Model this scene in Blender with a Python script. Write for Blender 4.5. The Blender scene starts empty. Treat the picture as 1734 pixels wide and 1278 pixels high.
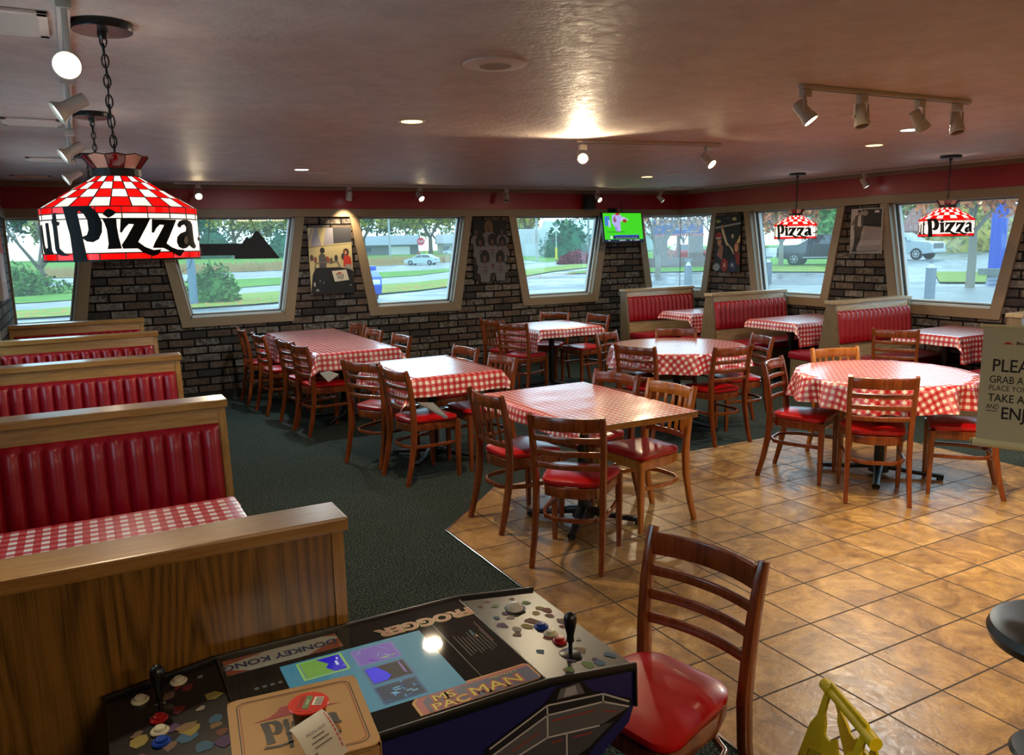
import bpy, bmesh, math, random
from mathutils import Vector, Matrix, geometry
PI = math.pi
R = math.radians
sc = bpy.context.scene
COL = sc.collection

# ---------------------------------------------------------------- camera, sky, exposure
EYE = 1.73
cam_data = bpy.data.cameras.new('camera')
cam = bpy.data.objects.new('camera', cam_data); COL.objects.link(cam)
sc.camera = cam
YAW, PITCH, ROLL, FOC = R(28.333), R(9.688), R(-1.194), 1343.1
fwd = Vector((math.sin(YAW)*math.cos(PITCH), math.cos(YAW)*math.cos(PITCH), -math.sin(PITCH)))
rgt = Vector((math.cos(YAW), -math.sin(YAW), 0)); up = rgt.cross(fwd)
r2 = rgt*math.cos(ROLL) + up*math.sin(ROLL); u2 = -rgt*math.sin(ROLL) + up*math.cos(ROLL)
cam.matrix_world = Matrix(((r2.x, u2.x, -fwd.x, 0), (r2.y, u2.y, -fwd.y, 0), (r2.z, u2.z, -fwd.z, EYE), (0, 0, 0, 1)))
cam_data.sensor_width = 36; cam_data.lens = FOC/1734*36; cam_data.clip_start = 0.05; cam_data.clip_end = 900

world = bpy.data.worlds.new('overcast_sky'); sc.world = world; world.use_nodes = True
bg = world.node_tree.nodes['Background']
bg.inputs['Color'].default_value = (0.70, 0.87, 1.0, 1); bg.inputs['Strength'].default_value = 1.1
sc.view_settings.view_transform = 'Standard'; sc.view_settings.look = 'None'
sc.view_settings.exposure = 1.9; sc.view_settings.gamma = 1; sc.view_settings.use_curve_mapping = False
sc.cycles.use_denoising = True
sc.cycles.max_bounces = 10; sc.cycles.diffuse_bounces = 4; sc.cycles.glossy_bounces = 4
sc.cycles.transmission_bounces = 6; sc.cycles.transparent_max_bounces = 12
sc.cycles.sample_clamp_indirect = 4.0; sc.cycles.blur_glossy = 0.5
sc.cycles.caustics_reflective = False; sc.cycles.caustics_refractive = False

# ---------------------------------------------------------------- materials
def lin(h):
    h = h.lstrip('#'); o = []
    for i in (0, 2, 4):
        c = int(h[i:i+2], 16)/255
        o.append(c/12.92 if c <= .04045 else ((c+.055)/1.055)**2.4)
    return (o[0], o[1], o[2], 1)
MATS = {}
def mat(name, col='#808080', rough=.5, metal=0, spec=.5, coat=0, emit=None, es=0, **k):
    if name in MATS: return MATS[name]
    m = bpy.data.materials.new(name); m.use_nodes = True
    b = m.node_tree.nodes['Principled BSDF']
    b.inputs['Base Color'].default_value = lin(col) if isinstance(col, str) else col
    b.inputs['Roughness'].default_value = rough; b.inputs['Metallic'].default_value = metal
    b.inputs['Specular IOR Level'].default_value = spec
    if coat: b.inputs['Coat Weight'].default_value = coat; b.inputs['Coat Roughness'].default_value = .12
    if emit: b.inputs['Emission Color'].default_value = lin(emit); b.inputs['Emission Strength'].default_value = es
    MATS[name] = m
    return m
class NT:
    def __init__(s, m): s.t = m.node_tree; s.b = s.t.nodes['Principled BSDF']
    def n(s, ty, **k):
        q = s.t.nodes.new(ty)
        for a, v in k.items():
            if a.startswith('i_'): q.inputs[a[2:].replace('_', ' ')].default_value = v
            else: setattr(q, a, v)
        return q
    def l(s, a, b): s.t.links.new(a, b)
    def ramp(s, stops, interp='LINEAR'):
        q = s.t.nodes.new('ShaderNodeValToRGB'); q.color_ramp.interpolation = interp
        e = q.color_ramp.elements
        while len(e) < len(stops): e.new(.5)
        for x, (p, c) in zip(e, stops): x.position = p; x.color = lin(c) if isinstance(c, str) else c
        return q
    def coords(s, scale=(1, 1, 1), rot=(0, 0, 0), kind='Object', loc=(0, 0, 0)):
        tc = s.n('ShaderNodeTexCoord'); mp = s.n('ShaderNodeMapping')
        mp.inputs['Scale'].default_value = scale; mp.inputs['Rotation'].default_value = rot; mp.inputs['Location'].default_value = loc
        s.l(tc.outputs[kind], mp.inputs['Vector']); return mp.outputs['Vector']
    def bump(s, h, st=.3, dist=.01):
        q = s.n('ShaderNodeBump'); q.inputs['Strength'].default_value = st; q.inputs['Distance'].default_value = dist
        s.l(h, q.inputs['Height']); s.l(q.outputs['Normal'], s.b.inputs['Normal'])
    def mix(s, f, a, b, bt='MIX'):
        q = s.n('ShaderNodeMix', data_type='RGBA', blend_type=bt)
        for sock, v in ((q.inputs[0], f), (q.inputs[6], a), (q.inputs[7], b)):
            if hasattr(v, 'links') or isinstance(v, bpy.types.NodeSocket): s.l(v, sock)
            elif isinstance(v, str): sock.default_value = lin(v)
            else: sock.default_value = v
        return q.outputs[2]
    def math(s, op, a, b=0.0, c=None):
        q = s.n('ShaderNodeMath', operation=op)
        for i, v in enumerate((a, b, c)):
            if v is None: continue
            if isinstance(v, bpy.types.NodeSocket): s.l(v, q.inputs[i])
            else: q.inputs[i].default_value = v
        return q.outputs[0]
    def noise(s, vec, scale, detail=4, rough=.55, dist=0):
        q = s.n('ShaderNodeTexNoise'); q.inputs['Scale'].default_value = scale; q.inputs['Detail'].default_value = detail
        q.inputs['Roughness'].default_value = rough; q.inputs['Distortion'].default_value = dist
        s.l(vec, q.inputs['Vector']); return q.outputs['Fac']
    def base(s, c): s.l(c, s.b.inputs['Base Color'])

def wood(name, c1, c2, c3, scale, rough=.3, coat=.3, stretch=(14, 14, 1)):
    m = mat(name, c1, rough, coat=coat); t = NT(m)
    v = t.coords(stretch)
    f = t.noise(v, scale, 5, .6, .6)
    r = t.ramp([(.3, c1), (.5, c2), (.72, c3)]); t.l(f, r.inputs[0]); t.base(r.outputs[0])
    return m
M = {}
M['wood'] = wood('mahogany_wood', '#5a260c', '#733412', '#84441c', 3, .24, .5)
M['wood_light'] = wood('honey_wood', '#9a5413', '#ac6620', '#bb7a30', 3, .26, .5)
M['oak'] = wood('oak_trim', '#80592a', '#926a36', '#a07a44', 3.2, .3, .3, (2, 22, 22))
M['oak_v'] = wood('oak_upright', '#80571f', '#936a2e', '#a27c3e', 3.2, .35, .2, (22, 22, 2))
M['oak_pale'] = wood('pale_oak', '#8c7350', '#a08a66', '#b5a27e', 3, .32, .2, (2, 22, 22))
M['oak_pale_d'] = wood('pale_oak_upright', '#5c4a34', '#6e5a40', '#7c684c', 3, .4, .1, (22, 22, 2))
M['table_edge'] = wood('table_edge_wood', '#7a4c14', '#926024', '#a0702e', 4, .3, .3, (3, 3, 20))
# big cathedral grained veneer
m = mat('oak_veneer', '#8a5c22', .34, coat=.2); t = NT(m)
v = t.coords((1, 1, .16)); n1 = t.noise(v, 2.6, 1.5, .4, .4)
ring = t.math('SINE', t.math('MULTIPLY', n1, 230.0))
v2 = t.coords((60, 60, 1.4)); n2 = t.noise(v2, 3, 4, .6)
f = t.math('ADD', t.math('MULTIPLY', ring, .13), t.math('MULTIPLY', n2, .85))
r = t.ramp([(.2, '#4c2f0e'), (.42, '#72501c'), (.6, '#845c24')]); t.l(f, r.inputs[0]); t.base(r.outputs[0])
M['veneer'] = m
M['seat'] = mat('red_seat_vinyl', '#ac0a0e', .3, spec=.5, coat=.15)
M['booth'] = mat('red_booth_vinyl', '#8c0a1a', .36, spec=.4, coat=.1)
M['black'] = mat('black_metal', '#0c0d0f', .32, spec=.5)
M['blackm'] = mat('matt_black', '#0b0b0c', .7)
M['white_metal'] = mat('white_metal', '#b5aea4', .4)
M['chrome'] = mat('chrome', '#c8c8c8', .2, 1)
M['trim'] = mat('taupe_trim', '#7d6a50', .5)
M['frame_white'] = mat('window_frame_white', '#c4c8c6', .4)
M['frame_dark'] = mat('window_gasket', '#1c1a18', .6)
M['frame_grey'] = mat('window_frame_grey', '#6e8088', .5)
m = mat('red_paint', '#860a14', .4); t = NT(m); v = t.coords()
f = t.noise(v, 40, 3); t.bump(f, .25, .004); M['redpaint'] = m
# ceiling : knock-down plaster with satin paint
m = mat('ceiling_plaster', '#b8a9a0', .5, spec=.35); t = NT(m); v = t.coords((1, 1, 1))
f = t.noise(v, 26, 6, .62, .3); f2 = t.noise(v, 6, 3); s_ = t.math('ADD', f, t.math('MULTIPLY', f2, .8)); t.bump(s_, .55, .012)
r = t.ramp([(.35, '#b0a29a'), (.65, '#bdafa6')]); t.l(f2, r.inputs[0]); t.base(r.outputs[0])
rr = t.ramp([(.3, (.42,)*3+(1,)), (.7, (.65,)*3+(1,))]); t.l(f, rr.inputs[0]); t.l(rr.outputs[0], t.b.inputs['Roughness'])
M['ceiling'] = m
M['vent'] = mat('vent_metal', '#cabeb2', .5)
M['vent_dark'] = mat('vent_gap', '#4a3f38', .8)
# carpet
m = mat('green_carpet', '#17241f', 1.0, spec=.05); t = NT(m); v = t.coords()
f = t.noise(v, 105, 3, .85); f2 = t.noise(v, 7, 3)
r = t.ramp([(.36, '#070a09'), (.5, '#232b28'), (.62, '#66706a')]); t.l(f, r.inputs[0])
t.base(t.mix(t.math('MULTIPLY', f2, .5), r.outputs[0], '#222b28')); t.bump(f, .8, .006); M['carpet'] = m
# tile
TS = .3135; TX, TY = 1.82, 4.86
m = mat('stone_look_tile', '#a07848', .3, spec=.5); t = NT(m)
tc = t.n('ShaderNodeTexCoord'); sx = t.n('ShaderNodeSeparateXYZ'); t.l(tc.outputs['Object'], sx.inputs[0])
TOX, TOY = (1.951*EYE) % TS, (1.516*EYE) % TS
ux = t.math('DIVIDE', t.math('SUBTRACT', sx.outputs[0], TOX-10*TS), TS); uy = t.math('DIVIDE', t.math('SUBTRACT', sx.outputs[1], TOY-20*TS), TS)
fx = t.math('ABSOLUTE', t.math('SUBTRACT', t.math('FRACT', ux), .5)); fy = t.math('ABSOLUTE', t.math('SUBTRACT', t.math('FRACT', uy), .5))
gr = t.math('GREATER_THAN', t.math('MAXIMUM', fx, fy), .4865)
cx = t.n('ShaderNodeCombineXYZ'); t.l(t.math('FLOOR', ux), cx.inputs[0]); t.l(t.math('FLOOR', uy), cx.inputs[1])
wn = t.n('ShaderNodeTexWhiteNoise'); t.l(cx.outputs[0], wn.inputs['Vector'])
va = t.n('ShaderNodeVectorMath', operation='MULTIPLY_ADD'); t.l(wn.outputs['Color'], va.inputs[0]); va.inputs[1].default_value = (7, 7, 7); t.l(tc.outputs['Object'], va.inputs[2])
n1 = t.noise(va.outputs[0], 5, 6, .62, 1.3); n2 = t.noise(va.outputs[0], 14, 4, .6, 2.2)
r = t.ramp([(.3, '#573c22'), (.42, '#7d5c36'), (.54, '#9c7742'), (.68, '#b89258')]); t.l(n1, r.inputs[0])
tint = t.ramp([(0, '#7c5e40'), (.5, '#967142'), (1, '#a6844a')]); t.l(wn.outputs['Value'], tint.inputs[0])
c = t.mix(.22, r.outputs[0], tint.outputs[0])
vein = t.ramp([(.47, (0, 0, 0, 1)), (.5, (1, 1, 1, 1)), (.53, (0, 0, 0, 1))]); t.l(n2, vein.inputs[0])
c = t.mix(t.math('MULTIPLY', vein.outputs[0], .55), c, '#5c3f24')
c = t.mix(gr, c, '#2a1e16'); t.base(c)
h = t.math('SUBTRACT', t.math('ADD', t.math('MULTIPLY', n1, .6), t.math('MULTIPLY', n2, .35)), t.math('MULTIPLY', gr, .8)); t.bump(h, .5, .006)
t.l(t.math('ADD', t.math('MULTIPLY', gr, .5), t.math('MULTIPLY_ADD', n2, .45, .12)), t.b.inputs['Roughness'])
M['tile'] = m
# brick
def brick_mat(name, axis, ramp_stops, mortar, bw, bh, ms=.011, whitewash=.62):
    m = mat(name, '#5a4a3c', .85, spec=.15); t = NT(m)
    tc = t.n('ShaderNodeTexCoord'); sx = t.n('ShaderNodeSeparateXYZ'); t.l(tc.outputs['Object'], sx.inputs[0])
    cb = t.n('ShaderNodeCombineXYZ'); t.l(sx.outputs[axis], cb.inputs[0]); t.l(sx.outputs[2], cb.inputs[1])
    wob = t.n('ShaderNodeVectorMath', operation='MULTIPLY_ADD')
    nz = t.n('ShaderNodeTexNoise'); nz.inputs['Scale'].default_value = 9; t.l(cb.outputs[0], nz.inputs['Vector'])
    t.l(nz.outputs['Color'], wob.inputs[0]); wob.inputs[1].default_value = (.016, .012, 0); t.l(cb.outputs[0], wob.inputs[2])
    b = t.n('ShaderNodeTexBrick'); b.inputs['Scale'].default_value = 1; b.inputs['Brick Width'].default_value = bw; b.inputs['Row Height'].default_value = bh
    b.inputs['Mortar Size'].default_value = ms; b.inputs['Mortar Smooth'].default_value = .25
    b.inputs['Color1'].default_value = (0, 0, 0, 1); b.inputs['Color2'].default_value = (1, 1, 1, 1); b.inputs['Mortar'].default_value = (0, 0, 0, 1)
    t.l(wob.outputs[0], b.inputs['Vector'])
    r = t.ramp(ramp_stops, 'CONSTANT'); t.l(b.outputs['Color'], r.inputs[0])
    n1 = t.noise(cb.outputs[0], 22, 6, .7, .6); n2 = t.noise(cb.outputs[0], 60, 4, .7)
    ww = t.ramp([(.47, (0,)*3+(1,)), (.62, (1,)*3+(1,))]); t.l(t.math('ADD', n1, t.math('MULTIPLY', b.outputs['Color'], .05)), ww.inputs[0])
    wsel = t.ramp([(0, (.15,)*3+(1,)), (.3, (.25,)*3+(1,)), (.5, (1,)*3+(1,)), (1, (.3,)*3+(1,))], 'CONSTANT'); t.l(b.outputs['Color'], wsel.inputs[0])
    c = t.mix(t.math('MULTIPLY', t.math('MULTIPLY', ww.outputs[0], wsel.outputs[0]), whitewash), r.outputs[0], '#9a938a')
    n3 = t.noise(cb.outputs[0], 7, 4, .6); bl = t.ramp([(.45, (0,)*3+(1,)), (.7, (1,)*3+(1,))]); t.l(n3, bl.inputs[0]); c = t.mix(t.math('MULTIPLY', bl.outputs[0], .55), c, '#2c2724'); c = t.mix(t.math('MULTIPLY', n2, .5), c, '#2a2521')
    c = t.mix(b.outputs['Fac'], c, mortar); t.base(c)
    h = t.math('ADD', t.math('MULTIPLY', t.math('SUBTRACT', 1.0, b.outputs['Fac']), 1.0), t.math('MULTIPLY', n1, .5)); t.bump(h, .8, .012)
    return m
BS = [(0, '#3a3431'), (.16, '#5a4a3c'), (.36, '#645245'), (.52, '#4a413a'), (.62, '#6a6058'), (.78, '#584c3a'), (.9, '#403a36')]
M['brick_x'] = brick_mat('old_brick_back', 0, BS, '#100d0c', .275, .0905)
M['brick_y'] = brick_mat('old_brick_side', 1, BS, '#100d0c', .275, .0905)
# gingham (UV in metres)
def gingham(name, p, rough, red='#b40e16', white='#e8e0d6', wr=.35):
    m = mat(name, '#ffffff', rough+.1, spec=.6, coat=1.0); m.node_tree.nodes['Principled BSDF'].inputs['Coat Roughness'].default_value = .2; t = NT(m)
    tc = t.n('ShaderNodeTexCoord'); sx = t.n('ShaderNodeSeparateXYZ'); t.l(tc.outputs['UV'], sx.inputs[0])
    a = t.math('GREATER_THAN', t.math('FRACT', t.math('DIVIDE', sx.outputs[0], p)), .5)
    b = t.math('GREATER_THAN', t.math('FRACT', t.math('DIVIDE', sx.outputs[1], p)), .5)
    s_ = t.math('MULTIPLY', t.math('ADD', a, b), .5)
    r = t.ramp([(0, white), (.25, '#c8555a' if name != 'x' else red), (.75, red)], 'CONSTANT'); t.l(s_, r.inputs[0])
    t.base(r.outputs[0])
    mp = t.coords((1, 1, 1), kind='UV'); f = t.noise(mp, 7, 3, .5, 1.5); f2 = t.noise(mp, 2.2, 2, .5, .5)
    t.bump(t.math('ADD', f2, t.math('MULTIPLY', f, .4)), wr, .03)
    return m
M['ging'] = gingham('gingham_vinyl', .049, .27)
M['ging_w'] = gingham('gingham_vinyl_wrinkled', .042, .3, wr=1.0)
M['cloth_back'] = mat('cloth_backing', '#c9c3b8', .8)
# glass
m = bpy.data.materials.new('window_glass'); m.use_nodes = True; nt = m.node_tree; nt.nodes.clear()
o = nt.nodes.new('ShaderNodeOutputMaterial'); tr = nt.nodes.new('ShaderNodeBsdfTransparent'); tr.inputs[0].default_value = (.66, .87, .93, 1)
gl = nt.nodes.new('ShaderNodeBsdfGlossy'); gl.inputs['Roughness'].default_value = .02; gl.inputs[0].default_value = (.9, 1, 1, 1)
tl = nt.nodes.new('ShaderNodeBsdfTranslucent'); tl.inputs[0].default_value = (.8, .95, 1, 1)
lw = nt.nodes.new('ShaderNodeLayerWeight'); lw.inputs[0].default_value = .5; pw = nt.nodes.new('ShaderNodeMath'); pw.operation = 'POWER'; pw.inputs[1].default_value = 5; nt.links.new(lw.outputs['Facing'], pw.inputs[0]); fr = nt.nodes.new('ShaderNodeMath'); fr.operation = 'MULTIPLY_ADD'; fr.inputs[1].default_value = .7; fr.inputs[2].default_value = .05; nt.links.new(pw.outputs[0], fr.inputs[0])
m1 = nt.nodes.new('ShaderNodeMixShader'); m1.inputs[0].default_value = .06
m2 = nt.nodes.new('ShaderNodeMixShader')
nt.links.new(tr.outputs[0], m1.inputs[1]); nt.links.new(tl.outputs[0], m1.inputs[2])
nt.links.new(fr.outputs[0], m2.inputs[0]); nt.links.new(m1.outputs[0], m2.inputs[1]); nt.links.new(gl.outputs[0], m2.inputs[2])
nt.links.new(m2.outputs[0], o.inputs[0]); M['glass'] = m
def glow_glass(name, col, tcol):
    m = bpy.data.materials.new(name); m.use_nodes = True; nt = m.node_tree; nt.nodes.clear()
    o = nt.nodes.new('ShaderNodeOutputMaterial'); d = nt.nodes.new('ShaderNodeBsdfDiffuse'); d.inputs[0].default_value = lin(col)
    tl = nt.nodes.new('ShaderNodeBsdfTranslucent'); tl.inputs[0].default_value = lin(tcol)
    g = nt.nodes.new('ShaderNodeBsdfGlossy'); g.inputs['Roughness'].default_value = .15
    a = nt.nodes.new('ShaderNodeMixShader'); a.inputs[0].default_value = .6; b = nt.nodes.new('ShaderNodeMixShader'); b.inputs[0].default_value = .05
    nt.links.new(d.outputs[0], a.inputs[1]); nt.links.new(tl.outputs[0], a.inputs[2]); nt.links.new(a.outputs[0], b.inputs[1]); nt.links.new(g.outputs[0], b.inputs[2])
    nt.links.new(b.outputs[0], o.inputs[0]); return m
M['sg_red'] = glow_glass('red_art_glass', '#a8060a', '#ff0a0a'); M['sg_white'] = glow_glass('opal_art_glass', '#dcdcd4', '#ffffff')
M['sg_white2'] = glow_glass('pink_opal_glass', '#c8a898', '#c8a898'); M['sg_dred'] = glow_glass('dark_red_glass', '#6a0a10', '#5a0608')
M['lead'] = mat('lead_came', '#0a0908', .5, .2); M['letter'] = mat('black_letter_glass', '#050608', .6, spec=.15)
def emis(name, col, s):
    m = mat(name, '#000000', .5, emit=col, es=s); return m
M['bulb'] = emis('lit_bulb', '#ffe2b0', 30); M['bulb_soft'] = emis('lit_globe', '#fff0d8', 6)
M['down_w'] = emis('lit_downlight_warm', '#ffd070', 2.2); M['down_c'] = emis('lit_downlight_cool', '#d8f0f0', 2.0)
def C(hexc, rough=.5, **k): return mat('paint_'+hexc.lstrip('#')+('_%d' % int(rough*100)), hexc, rough, **k)
def CE(hexc, s=1): return emis('screen_%s_%d' % (hexc.lstrip('#'), int(s*10)), hexc, s*.33)

# ---------------------------------------------------------------- mesh builder
class G:
    def __init__(s): s.v = []; s.f = []; s.m = []; s.uv = {}; s.mats = []; s.M = Matrix.Identity(4)
    def mi(s, m):
        if m is None: return 0
        if m not in s.mats: s.mats.append(m)
        return s.mats.index(m)
    def add(s, vs, fs, m=None, uvs=None):
        b = len(s.v); s.v += [s.M @ Vector(p) for p in vs]; k = s.mi(m)
        for i, f in enumerate(fs):
            if uvs: s.uv[len(s.f)] = uvs[i]
            s.f.append([b+j for j in f]); s.m.append(k)
        return s
    def box(s, c, d, m=None, bev=0, rot=None, seg=2):
        bm = bmesh.new(); bmesh.ops.create_cube(bm, size=1)
        for v in bm.verts: v.co = Vector((v.co.x*d[0], v.co.y*d[1], v.co.z*d[2]))
        if bev: bmesh.ops.bevel(bm, geom=bm.edges[:], offset=min(bev, min(d)*.49), segments=seg, profile=.6, affect='EDGES')
        if rot: bmesh.ops.rotate(bm, verts=bm.verts, matrix=Matrix.Rotation(rot[0], 3, 'X') @ Matrix.Rotation(rot[1], 3, 'Y') if len(rot) == 2 else (Matrix.Rotation(rot[2], 3, 'Z') @ Matrix.Rotation(rot[1], 3, 'Y') @ Matrix.Rotation(rot[0], 3, 'X')))
        bm.verts.index_update()
        s.add([v.co+Vector(c) for v in bm.verts], [[v.index for v in f.verts] for f in bm.faces], m); bm.free(); return s
    def b2(s, a, b, m=None, bev=0):
        return s.box([(a[i]+b[i])/2 for i in range(3)], [abs(b[i]-a[i]) for i in range(3)], m, bev)
    def sweep(s, path, w, h, m=None, up=(0, 0, 1), rnd=.3, closed=False):
        # rounded-rectangle section; w along side, h along up ; w,h may be lists
        P = [Vector(p) for p in path]; n = len(P); U0 = Vector(up); rings = []
        for i, p in enumerate(P):
            if closed: t = P[(i+1) % n]-P[i-1]
            else: t = P[min(i+1, n-1)]-P[max(i-1, 0)]
            t.normalize(); sd = t.cross(U0); sd = sd.normalized() if sd.length > 1e-6 else Vector((1, 0, 0)); uu = sd.cross(t).normalized()
            ww = (w[i] if isinstance(w, (list, tuple)) else w)/2; hh = (h[i] if isinstance(h, (list, tuple)) else h)/2
            c = rnd*min(ww, hh); ring = []
            for sx_, sy_ in ((1, 1), (-1, 1), (-1, -1), (1, -1)):
                a0 = {(1, 1): 0, (-1, 1): 90, (-1, -1): 180, (1, -1): 270}[(sx_, sy_)]
                for a in (0, 45, 90):
                    q = R(a0+a); ring.append(p + sd*(sx_*(ww-c)+c*math.cos(q)) + uu*(sy_*(hh-c)+c*math.sin(q)))
            rings.append(ring)
        k = 12; vs = [q for r_ in rings for q in r_]; fs = []
        for i in range(n if closed else n-1):
            for j in range(k):
                a = i*k+j; b = i*k+(j+1) % k; i2 = ((i+1) % n)*k
                fs.append([a, b, i2+(j+1) % k, i2+j])
        if not closed: fs.append(list(range(k))[::-1]); fs.append([(n-1)*k+j for j in range(k)])
        return s.add(vs, fs, m)
    def tube(s, path, r, m=None, n=8, closed=False):
        P = [Vector(p) for p in path]; N = len(P); rings = []; ref = Vector((0, 0, 1))
        for i, p in enumerate(P):
            t = (P[(i+1) % N]-P[i-1]) if closed else (P[min(i+1, N-1)]-P[max(i-1, 0)])
            t.normalize(); rf = ref if abs(t.dot(ref)) < .95 else Vector((1, 0, 0))
            a = t.cross(rf).normalized(); b = a.cross(t); rr_ = r[i] if isinstance(r, (list, tuple)) else r
            rings.append([p+(a*math.cos(2*PI*j/n)+b*math.sin(2*PI*j/n))*rr_ for j in range(n)])
        vs = [q for r_ in rings for q in r_]; fs = []
        for i in range(N if closed else N-1):
            i2 = ((i+1) % N)*n
            for j in range(n): fs.append([i*n+j, i*n+(j+1) % n, i2+(j+1) % n, i2+j])
        if not closed: fs.append(list(range(n))[::-1]); fs.append([(N-1)*n+j for j in range(n)])
        return s.add(vs, fs, m)
    def lathe(s, prof, n=24, m=None, c=(0, 0, 0), cap=True, ax='Z'):
        vs = []; fs = []
        for (r_, z) in prof:
            for j in range(n):
                a = 2*PI*j/n; p = (r_*math.cos(a), r_*math.sin(a), z)
                vs.append((p[0]+c[0], p[1]+c[1], p[2]+c[2]))
        for i in range(len(prof)-1):
            for j in range(n): fs.append([i*n+j, i*n+(j+1) % n, (i+1)*n+(j+1) % n, (i+1)*n+j])
        if cap: fs.append(list(range(n))[::-1]); fs.append([(len(prof)-1)*n+j for j in range(n)])
        return s.add(vs, fs, m)
    def prism(s, poly, a, b, m=None, plane='XZ'):
        f = {'XZ': lambda p, t: (p[0], t, p[1]), 'XY': lambda p, t: (p[0], p[1], t), 'YZ': lambda p, t: (t, p[0], p[1])}[plane]
        n = len(poly); vs = [f(p, a) for p in poly]+[f(p, b) for p in poly]
        fs = [[i, (i+1) % n, n+(i+1) % n, n+i] for i in range(n)]
        tri = geometry.tessellate_polygon([[Vector((p[0], p[1], 0)) for p in poly]])
        for tr_ in tri: fs.append(list(tr_)); fs.append([n+i for i in tr_][::-1])
        return s.add(vs, fs, m)
    def flat(s, polys, fn, m=None, maxe=None):
        # polygons in 2D mapped by fn(x,y)->3D
        for poly in polys:
            tris = [[tuple(poly[i]) for i in t_] for t_ in geometry.tessellate_polygon([[Vector((p[0], p[1], 0)) for p in poly]])]
            if maxe:
                out = []; st = tris
                while st:
                    a, b, c = st.pop(); L = [math.dist(a, b), math.dist(b, c), math.dist(c, a)]; k = L.index(max(L))
                    if L[k] <= maxe: out.append((a, b, c)); continue
                    p = [(a, b, c), (b, c, a), (c, a, b)][k]; md = ((p[0][0]+p[1][0])/2, (p[0][1]+p[1][1])/2)
                    st.append((p[0], md, p[2])); st.append((md, p[1], p[2]))
                tris = out
            for t_ in tris: s.add([fn(*q) for q in t_], [[0, 1, 2]], m)
        return s
    def text(s, body, size, mtx, m=None, ext=0, align='LEFT', sx=1.0, off=0):
        cu = bpy.data.curves.new('t', 'FONT'); cu.body = body; cu.size = size; cu.extrude = ext; cu.align_x = align; cu.resolution_u = 3; cu.offset = off
        ob = bpy.data.objects.new('t', cu); COL.objects.link(ob)
        bpy.context.view_layer.update()
        me = bpy.data.meshes.new_from_object(ob.evaluated_get(bpy.context.evaluated_depsgraph_get()))
        s.add([mtx @ Vector((v.co.x*sx, v.co.y, v.co.z)) for v in me.vertices], [list(p.vertices) for p in me.polygons], m)
        bpy.data.objects.remove(ob); bpy.data.meshes.remove(me); bpy.data.curves.remove(cu); return s
    def build(s, name, m=None, parent=None, smooth=True, ang=35, loc=None, rz=0, label=None):
        me = bpy.data.meshes.new(name); me.from_pydata([tuple(v) for v in s.v], [], s.f)
        ms = list(s.mats)
        if m is not None and not ms: ms = [m]
        for q in ms: me.materials.append(q)
        if len(ms) > 1: me.polygons.foreach_set('material_index', s.m)
        if s.uv:
            uvl = me.uv_layers.new(name='UVMap')
            for p in me.polygons:
                if p.index in s.uv:
                    for li, uv in zip(p.loop_indices, s.uv[p.index]): uvl.data[li].uv = uv
        me.validate(); 
        if smooth:
            me.polygons.foreach_set('use_smooth', [True]*len(me.polygons))
            try: me.set_sharp_from_angle(angle=R(ang))
            except Exception: pass
        bm = bmesh.new(); bm.from_mesh(me); bmesh.ops.recalc_face_normals(bm, faces=bm.faces); bm.to_mesh(me); bm.free()
        me.update()
        o = bpy.data.objects.new(name, me); COL.objects.link(o)
        if parent: o.parent = parent
        if loc: o.location = loc
        if rz: o.rotation_euler.z = rz
        if label: o['label'] = label
        return o
def tag(o, label, cat, group=None, kind=None):
    o['label'] = label; o['category'] = cat
    if group: o['group'] = group
    if kind: o['kind'] = kind
    return o
def thing(name, label, cat, loc=(0, 0, 0), rz=0, group=None):
    o = bpy.data.objects.new(name, None); COL.objects.link(o); o.empty_display_size = .1
    o.location = loc; o.rotation_euler = (0, 0, rz)
    return tag(o, label, cat, group)
def dup(src, loc=None, rz=None, label=None, group=None):
    r_ = src.copy(); COL.objects.link(r_)
    if loc is not None: r_.location = loc
    if rz is not None: r_.rotation_euler = (0, 0, rz)
    if label: r_['label'] = label
    if group: r_['group'] = group
    for ch in list(src.children):
        c = ch.copy(); COL.objects.link(c); c.parent = r_
        for g in list(ch.children):
            d = g.copy(); COL.objects.link(d); d.parent = c
    return r_
def struct(o): o['kind'] = 'structure'; return o
def arc(n, f): return [f(i/(n-1)) for i in range(n)]

# ---------------------------------------------------------------- room shell
XL, XR, YB, YF, H = -.62, 8.17, 9.64, -4.2, 2.44
WZ0, WZ1, HT, HB, TH = .945, 2.085, .735, .53, .22
BC = [-.61, 1.60, 3.81, 6.02, XR]
RC = [YB, 7.453, 5.318, 3.18, 1.04]
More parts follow.
